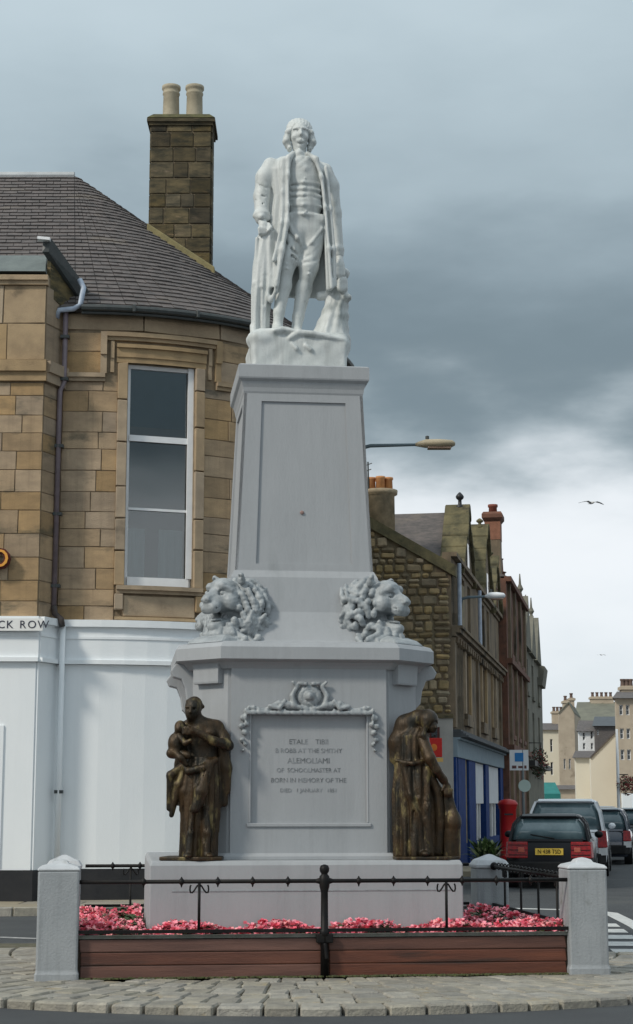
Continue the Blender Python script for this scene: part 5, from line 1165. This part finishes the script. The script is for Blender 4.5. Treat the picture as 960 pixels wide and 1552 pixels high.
house('tan_tenement', 'tan stone tenement with three rows of windows at the right edge', 938, 1010, 1058, 104, 14, tan, wins=[(x0, x0+6, y0+6, y0+22) for x0 in (943, 953, 966, 978, 990) for y0 in (1062, 1098, 1130)], roof=1048, chim=[(950, 1040, 1056, 18, 3), (985, 1040, 1056, 18, 3)], cat='building')
house('low_white_shop', 'low pale shop front under the tan tenement, behind the hanging basket', 944, 1010, 1202, 98, 4, white)
house('stone_terrace', 'low brown stone terrace behind the parked cars at the street end', 840, 905, 1196, 140, 5, tan, roof=1190)
m = MB(); a, b = P(826, 1203, 90), P(850, 1203, 90); m.hexa([a+Vector((0, 0, -.5)), b+Vector((0, 0, -.5)), b+Vector((0, 2, -.3)), a+Vector((0, 2, -.3)), a, b, b+Vector((0, 2, .6)), a+Vector((0, 2, .6))]); aw = thing('shop_awning', 'teal green shop awning at the end of the left hand shop row', 'awning', (a.x, 91, 0)); m.obj('canvas', M('teal_canvas', (.02, .20, .18), (.015, .16, .15)), aw, True)
for sx in (a.x+.1, b.x-.1): m = MB(); m.tube([(sx, 90.2, 0), (sx, 90.2, a.z-.4)], .04, 6); m.obj('post', iron, aw, True)
# ------------------------------------------------------------ lamps, signs, post box, basket, planter, gulls
def lamp(name, lab, base, zt, hx, hl, D, arm0=None, col=True, headm=None):
    t = thing(name, lab, 'street lamp', (base.x, base.y, 0), 0, 'street lamps')
    if col: m = MB(); m.lathe((base.x, base.y, 0), [(.11, 0), (.11, 1.2), (.07, 1.3), (.055, zt-.25), (.05, zt-.05)], 12); m.obj('column', gutter, t, True, True)
    m = MB(); m.tube([(base.x, base.y, zt-.25), (base.x+.05, base.y, zt-.06), (base.x+.2, base.y, zt-.02), (hx+.02, base.y, zt)], [.04, .04, .035, .026], 8); m.obj('arm', M('lamp_arm', (.12, .16, .18), (.1, .13, .15)), t, True, True)
    m = MB(); m.loft([[Vector((hx+x, base.y+w*math.cos(a), zt+cz_+h*math.sin(a))) for a in [2*math.pi*j/12 for j in range(12)]] for x, w, h, cz_ in ((0, .03, .03, .0), (.06, .07, .05, .01), (hl*.25, .12, .08, .02), (hl*.6, .14, .085, .02), (hl*.92, .12, .065, .02), (hl, .06, .03, .015))]); hd = m.obj('lantern', headm or M('lamp_buff', (.42, .36, .25), (.36, .3, .2), 3, .5), t, True, True)
    m = MB(); m.b2(hx+hl*.3, hx+hl*.9, base.y-.09, base.y+.09, zt-.085, zt-.05); m.obj('lens', M('lamp_lens', (.25, .17, .13), (.2, .14, .1), 3, .2), hd, False, bevel=.015)
    m = MB(); m.lathe((hx+hl*.3, base.y, zt+.1), [(.035, 0), (.035, .06), (.01, .07)], 8); m.obj('photocell', gutter, hd)
    return t
bp = P(548, 1300, 31); zt = PZ(674, 31); hx = P(630, 674, 31).x; lamp('street_lamp', 'street lamp arm with buff lantern reaching right from behind the pedestal', bp, zt, hx, P(690, 674, 31).x-hx, 31)
bp = F0(1.0, -.1, 0); zt = PZ(904, bp.y); hx = P(735, 904, bp.y).x; lamp('wall_lamp', 'white street lamp bracketed from the brown sandstone front', bp, zt, hx, P(766, 904, bp.y).x-hx, bp.y, col=False, headm=M('lamp_white', (.8, .82, .84), (.75, .78, .8)))
# far white pole with basket
fp = P(938, 1215, 70); t = thing('lamp_column', 'slim white lamp column at the right edge behind the parked cars', 'street lamp', (fp.x, 70, 0)); m = MB(); m.lathe((fp.x, 70, 0), [(.09, 0), (.07, 1), (.05, PZ(1105, 70))], 8); m.obj('column', wframe, t, True, True)
leafm = M('basket_leaf', (.05, .08, .03), (.03, .05, .02), 8, .8)
def clump(name, lab, c, r, n, mats, cat='hanging basket', sz=.08, ext=None):
    t = thing(name, lab, cat, c, 0); m = MB(); c = Vector(c)
    for i in range(n):
        d = Vector((rnd.gauss(0, 1), rnd.gauss(0, 1), rnd.gauss(0, 1))).normalized()*rnd.random()**.4; p = c+Vector((d.x*r[0], d.y*r[1], d.z*r[2])); m.cur = rnd.randrange(len(mats))
        u_ = Vector((rnd.uniform(-1, 1), rnd.uniform(-1, 1), rnd.uniform(-1, 1))).normalized()*sz*rnd.uniform(.5, 1.2); w_ = u_.orthogonal().normalized()*sz*.35
        m.add([p-u_, p-w_, p+u_, p+w_], [(0, 1, 2, 3)])
    m.obj('foliage', mats, t, True); return t
redfl = M('dark_red_flower', (.22, .03, .03), (.15, .02, .02))
hb = clump('hanging_basket', 'red flowered hanging basket beside the slim white lamp column', P(950, 1190, 70), (.42, .4, .42), 420, [leafm, redfl, redfl]); m = MB(); m.tube([(fp.x, 70, PZ(1174, 70)), tuple(P(952, 1174, 70))], .02, 6); m.obj('bracket', iron, hb, True)
c = P(817, 1156, 66); hb = clump('hanging_basket', 'dark leafy hanging basket at the corner of the left hand shop row', c, (.38, .35, .62), 420, [leafm, redfl, M('dark_leaf', (.02, .03, .015), (.015, .02, .01))]); m = MB(); m.tube([c+Vector((-.5, 0, .75)), c+Vector((.1, 0, .75)), c], .02, 6); m.obj('bracket', iron, hb, True)
# parking sign
c = P(787, 1152, 48); t = thing('parking_sign', 'white square street sign with blue emblem on a pole by the shops', 'sign', (c.x, 48, 0)); wsm = M('sign_white', (.72, .74, .76), (.68, .7, .72))
m = MB(); m.box(c, (.52, .02, .56)); m.obj('plate', wsm, t, True); m = MB(); m.tube([c+Vector((.10, .02, .28)), (c.x+.10, 48.02, .1)], .035, 8); m.obj('pole', M('sign_pole', (.2, .22, .23), (.18, .2, .2)), t, True)
m = MB(); m.box(c+Vector((0, -.015, .08)), (.24, .008, .24)); m.obj('emblem', M('sign_blue', (.03, .2, .5), (.02, .18, .45)), t, True)
m = MB(); m.box(c+Vector((-.14, -.015, -.19)), (.12, .008, .08)); m.box(c+Vector((.03, -.015, -.19)), (.12, .008, .06)); m.box(c+Vector((.17, -.015, -.19)), (.06, .008, .08)); m.obj('symbols', M('sign_brown', (.2, .07, .05), (.05, .04, .05)), t, True)
m = MB(); cc_ = P(795, 1191, 48); m.lathe((0, 0, 0), [(.17, -.01), (.17, .01)], 20); o = m.obj('disc', M('pale_green_disc', (.5, .6, .56), (.45, .55, .5)), t, True); o.rotation_euler = (math.pi/2, 0, 0); o.location = (cc_.x, 47.95, cc_.z)
# red hanging sign by the gable
c = P(660, 1133, 38.5); t = thing('red_sign', 'red hanging wall sign with small orange disc on the pale gable base', 'sign', (c.x, 38.5, 0)); m = MB(); m.box(c, (.30, .08, .42)); m.obj('panel', M('sign_red', (.55, .02, .015), (.5, .02, .015)), t, True, bevel=.01)
m = MB(); m.ball(c+Vector((-.03, -.045, .0)), (.07, .01, .08), 12, 6); m.obj('disc', M('sign_orange', (.7, .2, .03), (.65, .18, .03)), t, True); m = MB(); m.tube([c+Vector((0, 0, .26)), c+Vector((0, 1.6, .26))], .02, 6); m.tube([c+Vector((0, 0, .2)), c+Vector((0, 0, .27))], .012, 6); m.obj('bracket', iron, t, True); m = MB(); m.box(c+Vector((.07, 0, -.27)), (.2, .06, .09)); m.obj('lower_strip', M('yellow_strip', (.7, .45, .15), (.65, .4, .12)), t, True)
# post box
c = G(778, 1300, .11); c = F0(5.2, -.85, .11); t = thing('post_box', 'red pillar post box on the pavement by the blue shop', 'post box', c); pbm = M('post_red', (.50, .015, .015), (.42, .012, .012), 3, .4)
m = MB(); m.lathe((0, 0, 0), [(.24, 0), (.24, .12), (.215, .14), (.215, 1.30), (.235, 1.32), (.235, 1.38), (.26, 1.40), (.26, 1.45), (.20, 1.52), (.05, 1.56)], 20); m.obj('body', pbm, t, smooth=True); m = MB(); m.b2(-.11, .11, -.235, -.2, 1.15, 1.19); m.obj('slot', blackp, t)
# leafy planter behind the rear pillar
c = G(738, 1338, .05); t = thing('plant_tub', 'dark tub of pale edged leafy plants behind the shorter rear pillar', 'plant', (c.x, c.y, 0)); m = MB(); m.lathe((c.x, c.y, 0), [(.2, 0), (.28, .45), (.3, .47), (.3, .5), (.24, .5)], 16); m.obj('tub', blackp, t, True, True)
m = MB(); lm = [M('bright_leaf', (.10, .17, .05), (.07, .12, .03), 8, .6), M('pale_leaf', (.42, .48, .25), (.35, .4, .2), 8, .6), M('deep_leaf', (.03, .06, .02), (.02, .04, .015), 8, .6)]
for i in range(260):
    a = rnd.uniform(0, 6.28); el_ = rnd.uniform(.15, 1.45); L_ = rnd.uniform(.25, .46); m.cur = rnd.choice((0, 0, 1, 2)); b0 = Vector((c.x+rnd.uniform(-.15, .15), c.y+rnd.uniform(-.15, .15), .42+rnd.uniform(0, .15)))
    d = Vector((math.cos(a)*math.cos(el_), math.sin(a)*math.cos(el_), math.sin(el_)))*L_; sd_ = Vector((-math.sin(a), math.cos(a), 0))*.035; mid = b0+d*.6+Vector((0, 0, .03))
    m.add([b0, mid+sd_, b0+d+Vector((0, 0, -.03)), mid-sd_], [(0, 1, 2, 3)])
m.obj('leaves', lm, t, True)
def gull(c, span, lab, tilt=0):
    t = thing('seagull', lab, 'bird', c, R(20), 'gulls in flight'); k = span; gm = M('gull_grey', (.16, .17, .18), (.5, .5, .5), 3, .8)
    m = MB(); m.loft([[Vector((w*math.cos(a), y, .02*k+h*math.sin(a))) for a in [2*math.pi*j/10 for j in range(10)]] for y, w, h in ((-.20*k, .01*k, .01*k), (-.16*k, .03*k, .03*k), (-.05*k, .05*k, .048*k), (.08*k, .045*k, .04*k), (.18*k, .02*k, .012*k), (.24*k, .035*k, .005*k))]); m.obj('body', M('gull_white', (.6, .6, .6), (.5, .5, .5)), t, smooth=True)
    for s in (-1, 1):
        m = MB(); 
        prof = [(0.02, -.06, .10, .03), (.18, -.09, .06, .075), (.34, -.06, .05, .045), (.5, .02, .05, .0)]
        top = [(s*x*k, y0*k, z*k) for x, y0, y1, z in prof]; bot = [(s*x*k, y1*k, z*k) for x, y0, y1, z in prof]; n_ = len(prof)
        vs = top+bot+[(x, y, z-.012*k) for x, y, z in top]+[(x, y, z-.012*k) for x, y, z in bot]; fs = []
        for i in range(n_-1): fs += [(i, i+1, n_+i+1, n_+i), (2*n_+i, 3*n_+i, 3*n_+i+1, 2*n_+i+1), (i, 2*n_+i, 2*n_+i+1, i+1), (n_+i, n_+i+1, 3*n_+i+1, 3*n_+i)]
        m.add(vs, fs); m.obj('wing', gm, t)
gull(P(897, 763, 75), 1.25, 'dark seagull gliding with spread wings in the bright sky'); gull(P(912, 993, 190), 1.1, 'tiny faint seagull low in the pale sky')

# ------------------------------------------------------------ cars
def rr_loop(xr, xf, hw_, z, r=.25, n=5):
    """rounded rectangle, x = length axis"""
    pts = []
    for cx, cy, a0 in ((xf-r, hw_-r, 0), (xr+r, hw_-r, 90), (xr+r, -hw_+r, 180), (xf-r, -hw_+r, 270)):
        for i in range(n+1): a = R(a0+90*i/n); pts.append(Vector((cx+r*math.cos(a), cy+r*math.sin(a), z)))
    return pts
tyre = M('tyre', (.015, .015, .016), (.02, .02, .02), 8, .8); rim = M('alloy_rim', (.35, .36, .37), (.3, .3, .31), 8, .35, metal=.8); redl = M('tail_lamp', (.34, .004, .006), (.16, .003, .004), 16, .2)
cglass = M('car_glass', (.07, .12, .14), (.16, .23, .25), 1.5, .05, spec=.9); trim = M('black_trim', (.012, .012, .013), (.016, .016, .016), 8, .6, spec=.2); plate_y = M('yellow_plate', (.75, .50, .06), (.7, .46, .05), 8, .5)  # car glass: pale blue blotches put the sky's reflection into its base colour
def car(name, lab, pos, az, L_, Wd, H, paintm, belt=.88, roofx=(.28, 1.9), hatch=.12, lights='block', plate_text='', lowlamp=(.55, .86), grp='cars parked along the kerb', rise=0):
    """local x forward, rear bumper at x=0"""
    t = thing(name, lab, 'car', pos, az, grp); h = Wd/2
    m = MB(); m.loft([rr_loop(.10, L_-.1, h-.10, .20, .2), rr_loop(.02, L_-.02, h-.02, .32, .33), rr_loop(.0, L_, h, .50, .36), rr_loop(.03, L_-.05, h, .70, .36), rr_loop(.08, L_-.2, h-.02, belt-.05, .36), rr_loop(.13, L_-.5, h-.06, belt, .34)]); body = m.obj('body', paintm, t, smooth=True, bevel=0)
    g0, g1 = .13, L_*.66; r0, r1 = g0+roofx[0], g1-roofx[1]*.35
    m = MB(); m.loft([rr_loop(g0, g1, h-.07, belt+.002, .2), rr_loop((g0*.4+r0*.6), g1-.3, h-.14, (belt+H)/2+.06, .22), rr_loop(r0-.03, r1+.06, h-.235, H-.07, .24)]); m.obj('windows', cglass, t, smooth=True)
    m = MB(); m.loft([rr_loop(r0-.06, r1+.1, h-.225, H-.085, .24), rr_loop(r0-.04, r1+.06, h-.235, H-.045, .24), rr_loop(r0+.02, r1, h-.29, H-.015, .25), rr_loop(r0+.15, r1-.15, h-.38, H, .25)]); m.obj('roof', paintm, t, smooth=True)
    for s in (-1, 1):
        for x0, x1 in ((g0+.05, r0+.0), (r0+.72, r0+.72), (r0+1.45, r0+1.45)):
            m = MB(); y0, y1, y2 = s*(h-.06), s*(h-.13), s*(h-.225); m.loft([[Vector((x0-w/2+k_, y+s*.004, z)), Vector((x0+w/2+k_, y+s*.004, z)), Vector((x0+w/2+k_, y-s*.05, z)), Vector((x0-w/2+k_, y-s*.05, z))] for z, y, k_, w in ((belt-.01, y0, 0, .12), ((belt+H)/2+.06, y1, (x1-x0)*.6, .11), (H-.06, y2, x1-x0, .10))]); m.obj('pillar', paintm, t)
        for wx in (.68, L_-.75):
            m = MB(); m.tube([(wx, s*(h-.18), .30), (wx, s*(h+.003), .30)], .345, 20); m.obj('wheel_arch', trim, t)
            m = MB(); m.tube([(wx, s*(h-.20), .295), (wx, s*(h-.02), .295), (wx, s*(h+.01), .295)], [.295, .295, .28], 20); wh = m.obj('wheel', tyre, t); m = MB(); m.tube([(wx, s*(h-.1), .295), (wx, s*(h+.014), .295)], .19, 12); m.obj('rim', rim, wh)
        z0, z1 = lowlamp
        if lights == 'block':
            m = MB(); m.hexa([(.07, s*(h-.42), z0), (.10, s*(h+.004), z0), (-.012, s*(h-.04), z0), (-.012, s*(h-.42), z0), (.12, s*(h-.42), z1), (.15, s*(h-.015), z1), (.052, s*(h-.06), z1), (.052, s*(h-.42), z1)])
        else:
            m = MB(); m.hexa([(.05, s*(h-.20), z0), (.30, s*(h+.006), z0), (.08, s*(h+.006), z0), (-.01, s*(h-.20), z0), (.1, s*(h-.20), z1), (.30, s*(h-.02), z1), (.13, s*(h-.02), z1), (.06, s*(h-.20), z1)])
        tl = m.obj('tail_light', redl, t, bevel=.015)
        if lights == 'block':
            for j in range(3): m = MB(); zz = z0+.06+(z1-z0-.12)*j/2; m.box((.0+.07*(zz-z0)/(z1-z0), s*(h-.24), zz), (.05, .34, .012)); m.obj('lamp_rib', trim, tl)
            m = MB(); m.box((.032, s*(h-.30), (z0+z1)/2), (.07, .12, .09)); m.obj('reversing_lamp', M('lamp_amber', (.5, .12, .08), (.45, .1, .07), 9, .2), tl, bevel=.01)
        else: m = MB(); m.hexa([(.02, s*(h-.19), z0-.16), (.26, s*(h+.004), z0-.16), (.06, s*(h+.004), z0-.16), (-.02, s*(h-.19), z0-.16), (.05, s*(h-.19), z0-.01), (.28, s*(h+.003), z0-.01), (.09, s*(h+.003), z0-.01), (.0, s*(h-.19), z0-.01)]); m.obj('clear_lens', M('clear_lamp', (.5, .5, .5), (.4, .4, .4), 9, .2), tl)
        m = MB(); m.ball((L_*.60, s*(h+.07), belt+.07), (.06, .09, .07)); m.obj('wing_mirror', paintm, t, smooth=True)
    m = MB(); m.loft([[Vector((x, y, z)) for x, y in ((.14, -h+.02), (-.03, -h+.16), (-.06, 0), (-.03, h-.16), (.14, h-.02))] for z in (.26, .50)]); m.obj('bumper', trim, t, bevel=.03)
    pz = (z0+z1)/2-.03; m = MB(); m.hexa([(x+o_, y, z) for z, o_ in ((pz-.06, .0), (pz+.06, .015)) for x, y in ((-.012, -.26), (.02, -.26), (.02, .26), (-.012, .26))]); pl = m.obj('number_plate', plate_y, t)
    if plate_text:
        o = text(plate_text, .11, (-.018, 0, pz), math.pi/2, -math.pi/2, trim, pl, .002, 'plate_letters', world=False); o.scale[0] = .85; tag(o, kind='stuff')
    # rear window surround and wiper
    m = MB(); m.tube([(.10, -.1, belt+.03), (.16, .35, belt+.10)], .012, 5); m.obj('wiper', trim, t)
    m = MB(); m.hexa([(.075, -h+.2, belt-.03), (.075, h-.2, belt-.03), (.14, h-.2, belt-.03), (.14, -h+.2, belt-.03), (.10, -h+.2, belt+.02), (.10, h-.2, belt+.02), (.16, h-.2, belt+.02), (.16, -h+.2, belt+.02)]); m.obj('tailgate_edge', paintm, t, bevel=.01)
    m = MB(); m.hexa([(r0-.12, -h+.30, H-.065), (r0-.12, h-.30, H-.065), (r0+.05, h-.30, H-.05), (r0+.05, -h+.30, H-.05), (r0-.12, -h+.30, H-.035), (r0-.12, h-.30, H-.035), (r0+.05, h-.30, H-.0), (r0+.05, -h+.30, H-.0)]); m.obj('spoiler', paintm, t, bevel=.012)
    return t
blk = M('black_car_paint', (.006, .007, .009), (.009, .01, .013), 2, .3, spec=.2); wht = M('white_car_paint', (.75, .77, .8), (.7, .72, .76), 2, .25, coat=1); slv = M('silver_car_paint', (.30, .32, .34), (.26, .28, .3), 2, .25, metal=.6, coat=1); nvy = M('navy_car_paint', (.03, .04, .07), (.02, .03, .05), 2, .2, coat=1)
ca = math.pi/2-SA+R(1.5)
p = P(831, 1215, 32.6); car('hatchback_car', 'black hatchback with red tail lights and yellow plate parked nearest the railing', (p.x, 32.6, 0), ca-R(1.0), 3.8, 1.64, 1.37, blk, belt=.89, plate_text='N 438 TSD', lowlamp=(.56, .86))
p = P(858, 1215, 37.6); car('people_carrier', 'white people carrier parked directly in front of the black hatchback', (p.x, 37.8, 0), ca-R(1.5), 4.4, 1.78, 1.66, wht, belt=.98, lights='side', lowlamp=(.62, .98), roofx=(.2, 1.2))
p = P(905, 1215, 45); car('saloon_car', 'dark blue car further up the kerb beyond the white people carrier', (p.x, 45, 0), ca-R(3), 4.2, 1.68, 1.44, nvy, lights='side', lowlamp=(.6, .86))
p = P(958, 1215, 52); car('estate_car', 'dark car with yellow rear plate on the carriageway at the right edge', (p.x, 52, 0), ca-R(4), 4.3, 1.7, 1.42, M('dark_green_paint', (.02, .03, .035), (.015, .02, .025), 2, .2, coat=1), lowlamp=(.6, .86), grp='cars on the carriageway')
p = P(905, 1215, 62); car('silver_car', 'silver car far up the kerb, its roof seen above the others', (p.x, 62, 0), ca-R(3), 4.2, 1.68, 1.44, slv, lights='side')

# ------------------------------------------------------------ road markings
rp = M('road_paint', (.62, .62, .60), (.45, .46, .45), 8, .8, c3=(.12, .12, .12), c3s=9, c3t=.62)
rp2 = M('worn_road_paint', (.45, .45, .44), (.2, .2, .2), 8, .8, c3=(.07, .07, .07), c3s=7, c3t=.55)
def ribbon(pts, w, z=.004, mat=rp):
    m = MB(); pts = [Vector((p[0], p[1], z)) for p in pts]
    L1, L2 = [], []
    for i, p in enumerate(pts):
        d = (pts[min(i+1, len(pts)-1)]-pts[max(i-1, 0)]).normalized(); n_ = Vector((-d.y, d.x, 0))*w/2; L1.append(p+n_); L2.append(p-n_)
    k = len(pts); m.add(L1+L2, [(i, i+1, k+i+1, k+i) for i in range(k-1)]); return m.obj('road_marking', mat, kind='structure')
ribbon([G(775, 1377), G(850, 1379), G(885, 1379), G(925, 1384), G(965, 1404), G(1010, 1432)], .22)
a, b = G(908, 1400), G(965, 1446)
for i in range(5):
    t0 = i/4.6; p = a.lerp(b, t0); q_ = a.lerp(b, t0+.13); ribbon([p, q_], .45)
ribbon([G(-60, 1420), G(4, 1421), G(30, 1422), G(58, 1423)], .16, mat=rp2)
ribbon([F0(60, -5.0, 0), F0(0, -5.0, 0)], .12, mat=rp2)
ribbon([F0(50, -2.15, 0), F0(0, -2.15, 0)], .1, mat=rp2)
